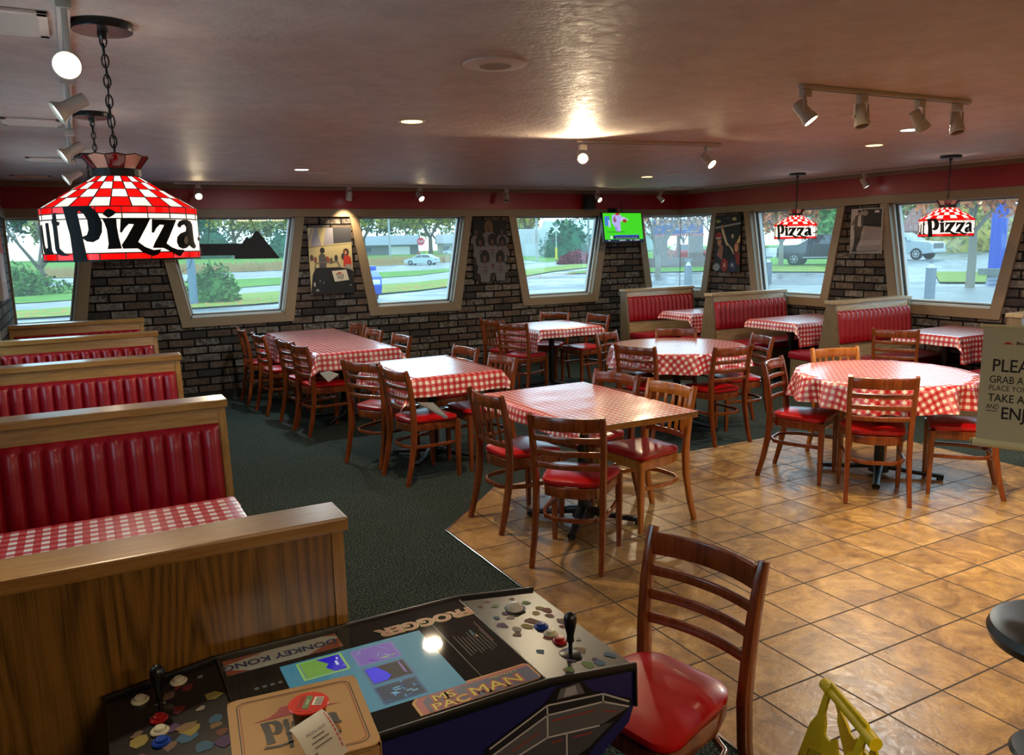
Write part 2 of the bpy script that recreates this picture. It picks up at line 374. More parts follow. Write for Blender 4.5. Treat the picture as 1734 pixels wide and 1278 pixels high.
# floor
g = G(); pts = [(XL-.2, YF), (XR+.2, YF), (XR+.2, YB+.2), (XL-.2, YB+.2)]; g.prism(pts, -.12, 0, M['carpet'], 'XY'); struct(g.build('floor', smooth=False))
g = G(); tp = [(1.82, YF+.01), (1.82, 4.26), (2.46, 4.87), (5.35, 4.87), (6.02, 4.15), (6.02, YF+.01)]
g.prism(tp, 0.0005, .006, M['tile'], 'XY'); tf = struct(g.build('floor_tile', smooth=False))
g = G()
for a, b in zip(tp[:-1], tp[1:]):
    if a[0] == b[0] == 1.82 or a[0] == 1.82: g.sweep([(a[0], a[1], .005), (b[0], b[1], .005)], .012, .012, M['chrome'])
struct(g.build('trim_1', smooth=False))
g = G(); g.b2((XL-.2, YF, H), (XR+.2, YB+.2, H+.1), M['ceiling']); struct(g.build('ceiling', smooth=False))
def wall(name, cs, fn, lo, hi, bm_, skip=()):
    """solid wall with trapezoid openings; fn(u, t, z) with t the depth outward"""
    g = G()
    def pr(poly, m):
        vs = [fn(u, 0, z) for u, z in poly]+[fn(u, TH, z) for u, z in poly]; n = len(poly)
        g.add(vs, [list(range(n)), [n+i for i in range(n)][::-1]]+[[i, (i+1) % n, n+(i+1) % n, n+i] for i in range(n)], m)
    pr([(lo, 0), (hi, 0), (hi, WZ0), (lo, WZ0)], bm_); pr([(lo, WZ1), (hi, WZ1), (hi, H), (lo, H)], bm_)
    cs = sorted(cs); e0, e1 = lo, lo; first = True
    segs = []; pb, pt = lo, lo
    for c in cs:
        segs.append((pb, c-HB, pt, c-HT)); pb, pt = c+HB, c+HT
    segs.append((pb, hi, pt, hi))
    for b0, b1, t0, t1 in segs:
        if b1-b0 > .05 and t1 > t0-.001: pr([(b0, WZ0), (b1, WZ0), (max(t1, t0+.001), WZ1), (t0, WZ1)], bm_)
    return struct(g.build(name, smooth=False))
fb = lambda u, t_, z: (u, YB+t_, z)
fr_ = lambda u, t_, z: (XR+t_, u, z)
fl = lambda u, t_, z: (XL-t_, u, z)
wall('wall_back', BC[:-1]+[XR], fb, XL, XR, M['brick_x'])
wall('wall_right', RC, fr_, YF, YB, M['brick_y'])
wall('wall_left', [6.9, 4.7, 2.5], fl, YF, YB, M['brick_y'])
g = G(); g.b2((XL-.2, YF-.2, 0), (XR+.2, YF, H), C('#8a7460', .7)); struct(g.build('wall_front', smooth=False))
# trim: red band, crown, head casing
nt_ = [2]
def trimobj(g): nt_[0] += 1; return struct(g.build('trim_%d' % nt_[0], smooth=False))
g = G(); g.b2((XL, YB-.012, 2.165), (XR, YB, 2.385), M['redpaint']); g.b2((XR-.012, YF, 2.165), (XR, YB, 2.385), M['redpaint']); g.b2((XL, YF, 2.165), (XL+.012, YB, 2.385), M['redpaint']); trimobj(g)
g = G(); g.b2((XL, YB-.03, 2.385), (XR, YB, H), M['trim']); g.b2((XR-.03, YF, 2.385), (XR, YB, H), M['trim']); g.b2((XL, YF, 2.385), (XL+.03, YB, H), M['trim']); trimobj(g)
g = G(); g.b2((XL, YB-.028, 2.075), (XR, YB, 2.168), M['trim'], .004); g.b2((XR-.028, YF, 2.075), (XR, YB, 2.168), M['trim'], .004); g.b2((XL, YF, 2.075), (XL+.028, YB, 2.168), M['trim'], .004); trimobj(g)
wn_ = [0]
def window(c, fn, lo=-9, hi=99, flip=False, label=None):
    wn_[0] += 1; k = wn_[0]
    cl = lambda u: min(max(u, lo), hi)
    def quadpr(g, poly, t0, t1, m):
        vs = [fn(cl(u), t0, z) for u, z in poly]+[fn(cl(u), t1, z) for u, z in poly]; n = len(poly)
        g.add(vs, [list(range(n)), [n+i for i in range(n)][::-1]]+[[i, (i+1) % n, n+(i+1) % n, n+i] for i in range(n)], m)
    g = G(); w = .095
    # sloping side casings and sill casing, on the room face
    for s_ in (-1, 1):
        if (s_ < 0 and c-HT < lo) or (s_ > 0 and c+HT > hi): continue
        quadpr(g, [(c+s_*HB, WZ0-w), (c+s_*(HB+w), WZ0-w), (c+s_*(HT+w), WZ1), (c+s_*HT, WZ1), (c+s_*HB, WZ0)], -.024, 0, M['trim'])
        # reveal boards
        quadpr(g, [(c+s_*(HB-.012), WZ0), (c+s_*HB, WZ0), (c+s_*HT, WZ1), (c+s_*(HT-.012), WZ1)], -.02, .09, M['trim'])
    quadpr(g, [(c-HB, WZ0-w), (c+HB, WZ0-w), (c+HB, WZ0), (c-HB, WZ0)], -.022, 0, M['trim'])
    quadpr(g, [(c-HB, WZ0), (c+HB, WZ0), (c+HB, WZ0+.012), (c-HB, WZ0+.012)], -.02, .09, M['trim'])
    root = struct(g.build('window_%d' % k, smooth=False))
    g = G()
    def ring(i0, i1, t0, t1, m):
        for s_ in (-1, 1):
            if (s_ < 0 and c-HT < lo) or (s_ > 0 and c+HT > hi): continue
            quadpr(g, [(c+s_*(HB-i1), WZ0), (c+s_*(HB-i0), WZ0), (c+s_*(HT-i0), WZ1), (c+s_*(HT-i1), WZ1)], t0, t1, m)
        quadpr(g, [(c-HB+i0, WZ0+i0), (c+HB-i0, WZ0+i0), (c+HB-i0, WZ0+i1), (c-HB+i0, WZ0+i1)], t0, t1, m)
        quadpr(g, [(c-HT+i0, WZ1-i1*.6), (c+HT-i0, WZ1-i1*.6), (c+HT-i0, WZ1-i0*.6), (c-HT+i0, WZ1-i0*.6)], t0, t1, m)
    ring(.012, .032, .05, .14, M['frame_white']); ring(.032, .042, .075, .14, M['frame_dark']); ring(.042, .056, .10, .15, M['frame_white'])
    g.build('window_frame', parent=root, smooth=False)
    g = G(); quadpr(g, [(c-HB+.03, WZ0+.02), (c+HB-.03, WZ0+.02), (c+HT-.03, WZ1-.01), (c-HT+.03, WZ1-.01)], .125, .126, M['glass'])
    # a single sheet is enough for a thin pane
    g.f = g.f[:1]; g.m = g.m[:1]
    g.build('pane', parent=root, smooth=False)
    return root
for c in BC[1:4]: window(c, fb)
window(BC[0], fb, lo=XL+.01)
window(XR, fb, hi=XR+.125)
for c in RC[1:]: window(c, fr_)
window(YB, fr_, hi=YB+.125)
for c in (6.9, 4.7, 2.5): window(c, fl)
g = G(); g.b2((XL, YB-.02, WZ0-.095), (XL+.022, YB, WZ1), M['trim']); trimobj(g)
g = G(); g.b2((XR+.122, YB+.122, WZ0), (XR+.13, YB+.13, WZ1), M['frame_dark']); trimobj(g)
g = G(); g.b2((XL, YB-.012, 0), (XR, YB, .09), M['blackm']); struct(g.build('baseboard_back', smooth=False))

# ---------------------------------------------------------------- tables and cloths
def pedestal(g_root, x, y, zt, r=.36, rot=45, single=True):
    g = G(); g.lathe([(.035, .045), (.035, zt-.02)], 20, M['black'], (x, y, 0)); g.build('column', parent=g_root)
    g = G()
    for k in range(4):
        a = R(rot+90*k); c, s_ = math.cos(a), math.sin(a)
        P = [(x+c*q, y+s_*q, z) for q, z in ((.0, .075), (.08, .07), (.2, .048), (r*.93, .035), (r, .03))]
        g.sweep(P, [.075, .07, .05, .045, .05], [.05, .045, .03, .028, .03], M['black'], rnd=.6)
        g.lathe([(.022, .0), (.024, .004), (.02, .022)], 12, M['black'], (x+c*r*.95, y+s_*r*.95, 0))
    g.lathe([(.07, .03), (.07, .08), (.04, .10)], 20, M['black'], (x, y, 0))
    g.build('pedestal_base', parent=g_root)
    g = G(); g.box((x, y, zt-.028), (.4, .05, .016), M['black']); g.box((x, y, zt-.028), (.05, .4, .016), M['black']); g.build('top_bracket', parent=g_root)
def rect_table(x0, x1, y0, y1, label, group=None, cols=1, long='y', zt=.755):
    cx, cy = (x0+x1)/2, (y0+y1)/2
    t_ = thing('dining_table', label, 'table', (cx, cy, 0), 0, group)
    g = G(); g.b2((x0-cx, y0-cy, zt-.032), (x1-cx, y1-cy, zt), M['table_edge'], .004); g.build('tabletop', parent=t_)
    for k in range(cols):
        f = (k+.5)/cols; 
        pedestal(t_, 0 if long == 'y' else (x0+(x1-x0)*f-cx), (y0+(y1-y0)*f-cy) if long == 'y' else 0, zt-.012)
    return t_
def rect_cloth(x0, x1, y0, y1, ov, label, m=None, zt=.7565, seed=1, wrinkle=0.0, group=None, waves=1.0):
    """ov = (left, right, front, back) overhang"""
    rnd_ = random.Random(seed); m = m or M['ging']; cx, cy = (x0+x1)/2, (y0+y1)/2
    def axis(a, b, lo, hi):
        s_ = []; q = a-lo
        if lo > 0: s_ += [a-lo+lo*i/8 for i in range(8)]
        n = max(4, int((b-a)/.06)); s_ += [a+(b-a)*i/n for i in range(n+1)]
        if hi > 0: s_ += [b+hi*(i+1)/8 for i in range(8)]
        return s_
    U = axis(x0, x1, ov[0], ov[1]); V = axis(y0, y1, ov[2], ov[3]); ph = rnd_.random()*6
    pos = {}
    vs = []
    for v in V:
        for u in U:
            px = min(max(u, x0), x1); py = min(max(v, y0), y1); dx, dy = u-px, v-py; d = math.hypot(dx, dy)
            if d < 1e-9:
                z = zt + .0012 + wrinkle*max(0, math.sin(u*9+v*4+ph)*math.sin(v*17-u*5))
                vs.append((px-cx, py-cy, z)); continue
            ox, oy = dx/d, dy/d; cr = min(abs(ox), abs(oy))*1.4
            al = v if abs(dx) > abs(dy) else u
            fl_ = .008 + min(1, d/.05)*.004 + d*(.10+.08*waves*math.sin(al*17+ph)+.05*math.sin(al*31+ph*2)) + cr*d*.55
            k_ = 1-cr*.12
            vs.append((px-cx+ox*fl_, py-cy+oy*fl_, zt+.001-max(0, d-.004)*k_))
    nu = len(U); fs = []; uv = []
    for j in range(len(V)-1):
        for i in range(nu-1):
            f = [j*nu+i, j*nu+i+1, (j+1)*nu+i+1, (j+1)*nu+i]; fs.append(f)
            uv.append([(U[i]-x0, V[j]-y0), (U[i+1]-x0, V[j]-y0), (U[i+1]-x0, V[j+1]-y0), (U[i]-x0, V[j+1]-y0)])
    g = G(); g.add(vs, fs, m, uv)
    o = g.build('tablecloth', ang=60, loc=(cx, cy, 0)); tag(o, label, 'tablecloth', group)
    return o
def round_table(x, y, r_, label, clabel, ov, seed, rot=20, zt=.755):
    t_ = thing('round_table', label, 'table', (x, y, 0), 0, 'round tables')
    g = G(); g.lathe([(r_-.004, zt-.03), (r_, zt-.026), (r_, zt-.004), (r_-.004, zt)], 64, M['table_edge']); g.build('tabletop', parent=t_)
    pedestal(t_, 0, 0, zt-.012, .42, rot)
    rn = random.Random(seed); ph = [rn.random()*6 for _ in range(4)]
    rs = [i*r_/9 for i in range(10)]+[r_+ov*i/8 for i in range(1, 9)]; n = 144; vs = []; fs = []; uv = []
    for k, q in enumerate(rs):
        for j in range(n):
            a = 2*PI*j/n; d = max(0, q-r_)
            if d == 0: p = (q*math.cos(a), q*math.sin(a), zt+.0015+.0007*math.sin(q*40+a*5))
            else:
                rad = r_+.006+d*(.16+.15*math.sin(a*15+ph[0])+.09*math.sin(a*23+ph[1])+.07*math.sin(a*8+ph[2]))
                p = (rad*math.cos(a), rad*math.sin(a), zt+.002-d*(.95+.05*math.sin(a*4+ph[3])))
            vs.append(p)
    U = lambda k, j: (rs[k]*math.cos(2*PI*j/n)+2, rs[k]*math.sin(2*PI*j/n)+2)
    for k in range(len(rs)-1):
        for j in range(n):
            fs.append([k*n+j, k*n+(j+1) % n, (k+1)*n+(j+1) % n, (k+1)*n+j]); uv.append([U(k, j), U(k, j+1), U(k+1, j+1), U(k+1, j)])
    g = G(); g.add(vs, fs, M['ging'], uv); o = g.build('tablecloth', ang=70, loc=(x, y, 0)); tag(o, clabel, 'tablecloth', 'round tablecloths')
rect_table(2.24, 3.03, 3.39, 4.57, 'square-cornered dining table with a bare wooden edge, nearest table on the tiles', 'rectangular dining tables')
rect_cloth(2.24, 3.03, 3.39, 4.57, (.09, 0, 0, .0), 'creased red and white checked cloth on the near wooden-edged table', M['ging_w'], wrinkle=.0022, group='checked tablecloths')
rect_table(2.06, 2.80, 5.36, 6.40, 'dining table standing on the carpet just behind the nearest wooden-edged table', 'rectangular dining tables')
rect_cloth(2.06, 2.80, 5.36, 6.40, (.21, .07, .14, .1), 'checked cloth with a long drooping corner on the table in mid-carpet', seed=4, group='checked tablecloths')
rect_table(1.84, 2.62, 7.14, 9.34, 'long dining table running toward the brick wall under the first windows', 'rectangular dining tables', 2)
rect_cloth(1.84, 2.62, 7.14, 9.34, (.26, .1, .16, .06), 'checked cloth over the long table by the brick wall', seed=6, group='checked tablecloths')
rect_table(4.44, 5.26, 7.56, 8.42, 'small square dining table below the third back window', 'rectangular dining tables')
rect_cloth(4.44, 5.26, 7.56, 8.42, (.24, .16, .10, .1), 'checked cloth on the small table below the third back window', seed=9, group='checked tablecloths')
round_table(4.79, 5.66, .61, 'round table on the carpet edge in front of the corner booth', 'checked cloth falling in folds around the farther round table', .17, 3)
round_table(5.0, 3.66, .60, 'round table on the tiles beside the hanging notice', 'wavy-edged checked cloth on the nearer round table', .19, 5, 35)

for o_, p in (('tablecloth.001', [(2.06, 5.30, .60), (2.16, 5.22, .60), (2.25, 5.17, .49), (2.24, 5.19, .475)]), ('tablecloth.002', [(1.83, 7.06, .60), (1.90, 7.00, .62), (1.98, 6.97, .585), (1.89, 7.0, .52)])):
    pr_ = bpy.data.objects[o_]; g = G(); v_ = [Vector(q)-pr_.location for q in p]
    g.add(v_+[q+Vector((.004, -.004, 0)) for q in v_], [[0, 1, 2, 3], [7, 6, 5, 4], [0, 1, 5, 4], [1, 2, 6, 5], [2, 3, 7, 6], [3, 0, 4, 7]], M['cloth_back']); g.build('folded_corner', parent=pr_, smooth=False, label='pale underside of the turned-up cloth corner')
# ---------------------------------------------------------------- chairs
def make_chair(kind, wd, label):
    W = M[wd]; t_ = thing('dining_chair', label, 'chair')
    # seat cushion : rounded trapezoid
    out = []; 
    for (x, y, c) in ((.205, .19, .06), (-.205, .19, .06), (-.17, -.185, .09), (.17, -.185, .09)):
        sx_, sy_ = (1 if x > 0 else -1), (1 if y > 0 else -1)
        a0 = {(1, 1): 0, (-1, 1): 90, (-1, -1): 180, (1, -1): 270}[(sx_, sy_)]
        for a in range(0, 91, 15): out.append((x-sx_*c+c*math.cos(R(a0+a)), y-sy_*c+c*math.sin(R(a0+a))))
    n = len(out); vs = []; prof = [(.93, .438), (1.0, .446), (1.015, .456), (1.0, .468), (.9, .4755), (.6, .4795), (.25, .481)]
    for s_, z in prof: vs += [(x*s_, y*s_, z) for x, y in out]
    fs = [[i*n+j, i*n+(j+1) % n, (i+1)*n+(j+1) % n, (i+1)*n+j] for i in range(len(prof)-1) for j in range(n)]
    fs += [list(range(n))[::-1], [(len(prof)-1)*n+j for j in range(n)]]
    g = G(); g.add(vs, fs, M['seat']); g.build('seat', parent=t_, ang=50)
    g = G(); pa = [(.175, .165), (-.175, .165), (-.155, -.06), (-.125, -.15), (-.06, -.185), (.06, -.185), (.125, -.15), (.155, -.06)]
    g.sweep([(x*1.06, y*1.03, .41) for x, y in pa], .026, .056, W, closed=True, rnd=.15); 
    g.build('seat_frame', parent=t_)
    for s_ in (-1, 1):
        g = G(); g.sweep([(s_*.19, .178, z) for z in (.438, .3, .12, 0)], [.038, .037, .031, .025], [.038, .037, .031, .025], W, up=(0, 1, 0), rnd=.3); g.build('front_leg', parent=t_)
        pts = [(.19, -.262, 0), (.186, -.225, .14), (.183, -.195, .30), (.183, -.187, .44), (.187, -.192, .55), (.191, -.207, .68), (.194, -.232, .80), (.195, -.245, .842)]
        g = G(); g.sweep([(s_*x, y, z) for x, y, z in pts], [.027, .029, .031, .032, .031, .030, .028, .024], [.030, .036, .040, .042, .040, .038, .034, .030], W, up=(0, 1, 0), rnd=.35); g.build('rear_post', parent=t_)
    def bow(y, z, b): return [(x, y-b*(1-(x/.185)**2), z) for x in [-.185+.37*i/12 for i in range(13)]]
    g = G(); g.sweep(bow(-.226, .795, .04), .02, .072, W, rnd=.4); g.build('top_rail', parent=t_)
    if kind == 'ladder':
        for z, y in ((.71, -.212), (.635, -.203), (.56, -.195)):
            g = G(); g.sweep(bow(y, z, .033), .018, .032, W, rnd=.7); g.build('rung', parent=t_)
    else:
        g = G(); g.sweep(bow(-.191, .535, .03), .018, .034, W, rnd=.5); g.build('lower_rail', parent=t_)
        for x in (-.12, -.06, 0, .06, .12):
            f = 1-(x/.185)**2
            g = G(); g.sweep([(x, -.191-.03*f, .54), (x*1.02, -.203-.036*f, .65), (x*1.05, -.224-.04*f, .775)], .022, .010, W, up=(0, 1, 0), rnd=.3); g.build('slat', parent=t_)
    # bentwood hoop stretcher
    hp = [(-.178, .17), (-.178, .02), (-.172, -.08), (-.14, -.165), (-.07, -.205), (.07, -.205), (.14, -.165), (.172, -.08), (.178, .02), (.178, .17)]
    g = G(); g.sweep([(x, y, .265) for x, y in hp], .016, .026, W, rnd=.5); g.build('stretcher', parent=t_)
    return t_
P_ = {}
CH = [
 ('ladder', 'wood', 2.306, 3.534, 42, 'ladder-back chair at the near-left corner of the wooden-edged table, whole back turned to view', 'chairs on the tiles'),
 ('slat', 'wood', 2.320, 4.217, 3, 'slat-back chair on the left of the wooden-edged table, standing half on the carpet', 'chairs on the tiles'),
 ('slat', 'wood_light', 2.95, 3.80, 184, 'slat-back chair with glossy red seat on the right of the wooden-edged table', 'chairs on the tiles'),
 ('ladder', 'wood', 2.905, 4.286, 190, 'chair behind the wooden-edged table, only its curved top rail above the cloth', 'chairs on the tiles'),
 ('ladder', 'wood', 1.315, 1.645, 192, 'large foreground ladder-back chair pulled up to the arcade table', None),
 ('ladder', 'wood', 2.077, 6.053, 27, 'ladder-back chair at the far-left corner of the mid-carpet table', 'chairs round the mid-carpet table'),
 ('ladder', 'wood', 2.180, 5.457, 8, 'ladder-back chair with a cloth corner hanging on its seat', 'chairs round the mid-carpet table'),
 ('ladder', 'wood', 2.68, 6.23, 185, 'chair at the far-right of the mid-carpet table, plain top rail showing', 'chairs round the mid-carpet table'),
 ('slat', 'wood', 2.680, 5.542, 183, 'slat-back chair at the near-right of the mid-carpet table', 'chairs round the mid-carpet table'),
 ('slat', 'wood', 1.77, 9.17, 0, 'chair nearest the brick wall on the left side of the long table', 'chairs along the long table'),
 ('ladder', 'wood', 1.82, 8.50, 5, 'second chair from the wall on the left side of the long table', 'chairs along the long table'),
 ('ladder', 'wood', 1.93, 7.80, 10, 'third chair from the wall on the left side of the long table', 'chairs along the long table'),
 ('ladder', 'wood', 1.951, 7.352, 8, 'nearest ladder-back chair on the left side of the long table', 'chairs along the long table'),
 ('slat', 'wood', 2.56, 8.90, 185, 'slat-back chair nearest the brick wall on the right side of the long table', 'chairs along the long table'),
 ('slat', 'wood', 2.50, 8.15, 184, 'middle slat-back chair on the right side of the long table', 'chairs along the long table'),
 ('ladder', 'wood', 2.55, 7.46, 184, 'nearest chair on the right side of the long table', 'chairs along the long table'),
 ('slat', 'wood', 4.45, 8.36, 15, 'slat-back chair partly behind another at the left of the small square table', 'chairs round the small square table'),
 ('ladder', 'wood', 4.40, 7.86, 28, 'ladder-back chair at the near-left of the small square table', 'chairs round the small square table'),
 ('ladder', 'wood', 5.10, 8.50, 215, 'chair behind the small square table against the brick wall', 'chairs round the small square table'),
 ('ladder', 'wood', 5.32, 8.02, 185, 'chair to the right of the small square table beside the corner booth', 'chairs round the small square table'),
 ('ladder', 'wood', 4.60, 6.16, -64, 'chair at the far-left of the farther round table, turned away from the small square table', 'chairs round the farther round table'),
 ('ladder', 'wood', 4.33, 5.48, 20, 'ladder-back chair at the near-left of the farther round table', 'chairs round the farther round table'),
 ('ladder', 'wood', 4.73, 5.11, 88, 'ladder-back chair at the near-right of the farther round table with a bright red seat', 'chairs round the farther round table'),
 ('ladder', 'wood', 5.25, 5.36, 160, 'chair at the right of the farther round table seen side on', 'chairs round the farther round table'),
 ('ladder', 'wood', 5.09, 6.04, 229, 'chair behind the farther round table with only its top rail in view', 'chairs round the farther round table'),
 ('ladder', 'wood', 4.515, 3.934, -65, 'reddish ladder-back chair at the left of the nearer round table', 'chairs round the nearer round table'),
 ('slat', 'wood_light', 5.19, 4.08, 252, 'honey-coloured slat-back chair behind the nearer round table', 'chairs round the nearer round table'),
 ('ladder', 'wood', 4.57, 3.39, 45, 'ladder-back chair in front of the nearer round table, back toward the camera', 'chairs round the nearer round table'),
 ('ladder', 'wood', 5.13, 3.16, 128, 'chair at the right of the nearer round table, back hidden by the notice', 'chairs round the nearer round table'),
 ('ladder', 'wood', 6.98, 4.98, 30, 'chair in the aisle at the end of the nearest window booth table', None),
]
for kind, wd, x, y, a, lab, grp in CH:
    k = (kind, wd)
    if k not in P_: o = P_[k] = make_chair(kind, wd, lab); o.location = (x, y, .006 if 1.82 < x < 6.0 and y < 4.7 else 0); o.rotation_euler.z = R(a-90); o['group'] = grp or ''
    else: o = dup(P_[k], (x, y, .006 if 1.82 < x < 6.0 and y < 4.7 else 0), R(a-90), lab, grp)
    if grp is None and 'group' in o: del o['group']
    elif grp: o['group'] = grp
    o.name = 'dining_chair'

# ---------------------------------------------------------------- booths
def booth(x0, x1, y, z1, near, far, label, oak='oak', oakv='oak_v', group=None, channels=13, plain_near=False):
    """double-sided bench back standing along x; near/far say on which side a seat is fixed"""
    t_ = thing('booth_bench', label, 'booth', ((x0+x1)/2, y, 0), 0, group)
    w = x1-x0; a, b = -w/2, w/2
    tn, tf = .055, .055; bn = .14 if near else .055; bf = .14 if far else .055
    # frame: end panels (tapering) and core
    prof = [(-tn, z1-.03), (-bn, .44), (-bn, .02), (bf, .02), (bf, .44), (tf, z1-.03)]
    g = G(); g.prism(prof, a, a+.03, M[oakv], 'YZ'); g.build('end_panel', parent=t_, smooth=False)
    g = G(); g.prism(prof, b-.03, b, M[oakv], 'YZ'); g.build('end_panel', parent=t_, smooth=False)
    inn = [(p[0]*.9, p[1]) for p in prof]
    g = G(); g.prism(inn, a+.03, b-.03, M['veneer'] if plain_near else M[oak], 'YZ'); g.build('back_panel', parent=t_, smooth=False)
    g = G(); g.box((0, 0, z1-.018), (w+.02, .145, .036), M[oak], .006); g.build('cap_rail', parent=t_, smooth=False)
    for side, on in ((-1, near), (1, far)):
        if not on: continue
        # channelled back cushion on the sloping face
        zt, zb = z1-.105, .60
        def yy(z): return side*(tn*.9+(bn-tn)*.9*((z1-.03-z)/(z1-.03-.44)))
        g = G(); nx = channels*6; xs = [a+.035+(w-.07)*i/nx for i in range(nx+1)]
        zz = [zb, zb+.012, zb+.03]+[zb+.03+(zt-zb-.06)*k/4 for k in range(1, 5)]+[zt-.012, zt]
        vs = []
        for j, z in enumerate(zz):
            e = 0 if j in (0, len(zz)-1) else (.7 if j in (1, len(zz)-2) else 1)
            for i, x in enumerate(xs):
                ph = abs(math.sin(PI*(i/6))) ** .55
                ed = min(1, min(i, nx-i)/2.0)
                d = (.012+.032*ph)*e*(.25+.75*ed)
                vs.append((x, yy(z)+side*(d+.004), z))
        fs = [[j*(nx+1)+i, j*(nx+1)+i+1, (j+1)*(nx+1)+i+1, (j+1)*(nx+1)+i] for j in range(len(zz)-1) for i in range(nx)]
        nb = len(vs); vs2 = [(x, yy(z)-side*.002, z) for (x, _, z) in [(vs[i][0], 0, vs[i][2]) for i in range(nb)]]
        g.add(vs, fs, M['booth']); g.build('back_cushion', parent=t_, ang=70)
        # seat and base
        s0, s1 = side*(bn), side*(bn+.42)
        g = G(); g.b2((a+.01, min(s0, s1), .375), (b-.01, max(s0, s1), .465), M['booth'], .032); g.build('seat_cushion', parent=t_)
        g = G(); g.b2((a+.02, min(s0, side*(bn+.38)), .03), (b-.02, max(s0, side*(bn+.38)), .375), M[oakv]); g.build('seat_base', parent=t_, smooth=False)
    return t_
LBL = [(1.945, False, True, 'near booth bench showing its broad grained plywood back behind the arcade table', True),
       (3.77, True, True, 'oak-framed booth bench with red ribbed cushion behind the nearest checked booth table', False),
       (5.55, True, True, 'second red-cushioned booth bench in the left row, counted from the near checked booth table', False),
       (7.19, True, True, 'third red-cushioned booth bench in the left row, just below the left lamp', False),
       (8.72, True, False, 'last booth bench of the left row, against the brick wall and corner window', False)]
for y, n_, f_, lab, pn in LBL:
    booth(XL+.005, .525, y, 1.06, n_, f_, lab, group='booth benches of the left row', plain_near=pn, channels=14)
booth(6.63, 7.85, 9.0, 1.05, True, False, 'booth bench in the far corner with its back to the corner window', 'oak_pale', 'oak_pale_d', 'booth benches by the right windows', 15)
booth(6.84, 8.12, 7.51, 1.05, True, True, 'middle booth bench by the right windows, below the poster of the reaching arm', 'oak_pale', 'oak_pale_d', 'booth benches by the right windows', 16)
booth(6.90, 8.12, 5.73, 1.05, True, True, 'booth bench below the framed black and white picture', 'oak_pale', 'oak_pale_d', 'booth benches by the right windows', 16)
booth(6.9, 8.12, 3.85, 1.05, True, True, 'booth bench at the right edge of view, mostly behind the hanging notice', 'oak_pale', 'oak_pale_d', 'booth benches by the right windows', 16)
def booth_table(x0, x1, y0, y1, label, clabel, ov, wall_l, seed):
    t_ = thing('booth_table', label, 'table', ((x0+x1)/2, (y0+y1)/2, 0), 0, 'booth tables')
    cx = (x0+x1)/2; g = G(); g.b2((x0-cx, -(y1-y0)/2, .725), (x1-cx, (y1-y0)/2, .755), M['table_edge'], .004); g.build('tabletop', parent=t_)
    px = (x1-.3-cx) if wall_l else (x0+.32-cx)
    g = G(); g.lathe([(.035, .02), (.035, .73)], 16, M['black'], (px, 0, 0)); g.build('column', parent=t_)
    g = G(); g.box((px, 0, .02), (.42, .1, .03), M['black'], .01); g.box((px, 0, .021), (.1, .42, .03), M['black'], .01); g.build('pedestal_base', parent=t_)
    rect_cloth(x0, x1, y0, y1, ov, clabel, seed=seed, group='booth tablecloths', waves=.6)
booth_table(XL+.03, .45, 2.56, 3.19, 'booth table between the near booth bench and the first red cushions', 'bright checked cloth on the nearest booth table', (0, .05, .03, .03), True, 11)
booth_table(XL+.03, .45, 4.35, 4.97, 'booth table hidden behind the second bench back of the left row', 'checked cloth on the booth table between the second and third left benches', (0, .05, .03, .03), True, 12)
booth_table(XL+.03, .45, 6.07, 6.67, 'booth table between the third and fourth left benches', 'checked cloth on the booth table between the third and fourth left benches', (0, .05, .03, .03), True, 13)
booth_table(XL+.03, .45, 7.68, 8.24, 'booth table of the last booth on the left, near the corner window', 'checked cloth on the last booth table on the left', (0, .05, .03, .03), True, 14)
booth_table(6.98, XR-.03, 7.99, 8.55, 'booth table in the corner booth below the corner window', 'checked cloth with a lifted front corner on the corner booth table', (.1, 0, .26, .05), False, 15)
booth_table(7.05, XR-.03, 6.30, 7.02, 'booth table below the hanging lamp by the first right window', 'checked cloth hanging low at the front of the middle booth table', (.1, 0, .27, .05), False, 16)
booth_table(7.24, XR-.03, 4.53, 5.18, 'booth table below the hanging lamp by the second right window', 'checked cloth on the booth table left of the hanging notice', (.1, 0, .26, .05), False, 17)

# ---------------------------------------------------------------- lettering shapes for the lamp shades and box
def zx(pts): return pts
GL = {
 'P': [[(368, 590), (478, 580), (488, 660), (500, 760), (515, 900), (532, 1045), (412, 1050), (405, 820), (385, 700)],
       [(470, 580), (600, 590), (650, 640), (680, 720), (672, 800), (640, 860), (590, 885), (540, 878), (505, 850), (508, 838), (545, 822), (562, 780), (560, 700), (535, 648), (500, 620), (478, 645)]],
 'i': [[(690, 652), (715, 620), (745, 605), (778, 618), (806, 640), (770, 668), (735, 684)],
       [(684, 695), (745, 688), (800, 690), (798, 760), (806, 850), (822, 942), (702, 945), (716, 900), (712, 780), (700, 730)]],
 'z1': [[(835, 690), (1088, 690), (1040, 770), (965, 888), (1020, 932), (1090, 960), (1162, 955), (1130, 1000), (1080, 1014), (1010, 986), (955, 944), (832, 944), (822, 912), (870, 850), (942, 740), (900, 735), (862, 770), (835, 808), (818, 806)]],
 'z2': [[(1100, 695), (1322, 698), (1280, 780), (1212, 904), (1255, 938), (1310, 960), (1378, 965), (1345, 1010), (1322, 1022), (1260, 986), (1180, 944), (1085, 942), (1105, 900), (1205, 745), (1165, 742), (1130, 775), (1108, 812), (1088, 810)]],
 'a': [[(1326, 742), (1345, 712), (1385, 696), (1430, 696), (1462, 708), (1478, 735), (1480, 800), (1484, 890), (1502, 938), (1480, 958), (1450, 945), (1430, 925), (1400, 948), (1360, 955), (1325, 938), (1308, 895), (1316, 850), (1350, 818), (1404, 798), (1412, 765), (1396, 740), (1372, 745), (1356, 765), (1335, 765)]],
 'ac': [[(1408, 838), (1416, 880), (1402, 915), (1382, 912), (1374, 882), (1386, 852)]],
}
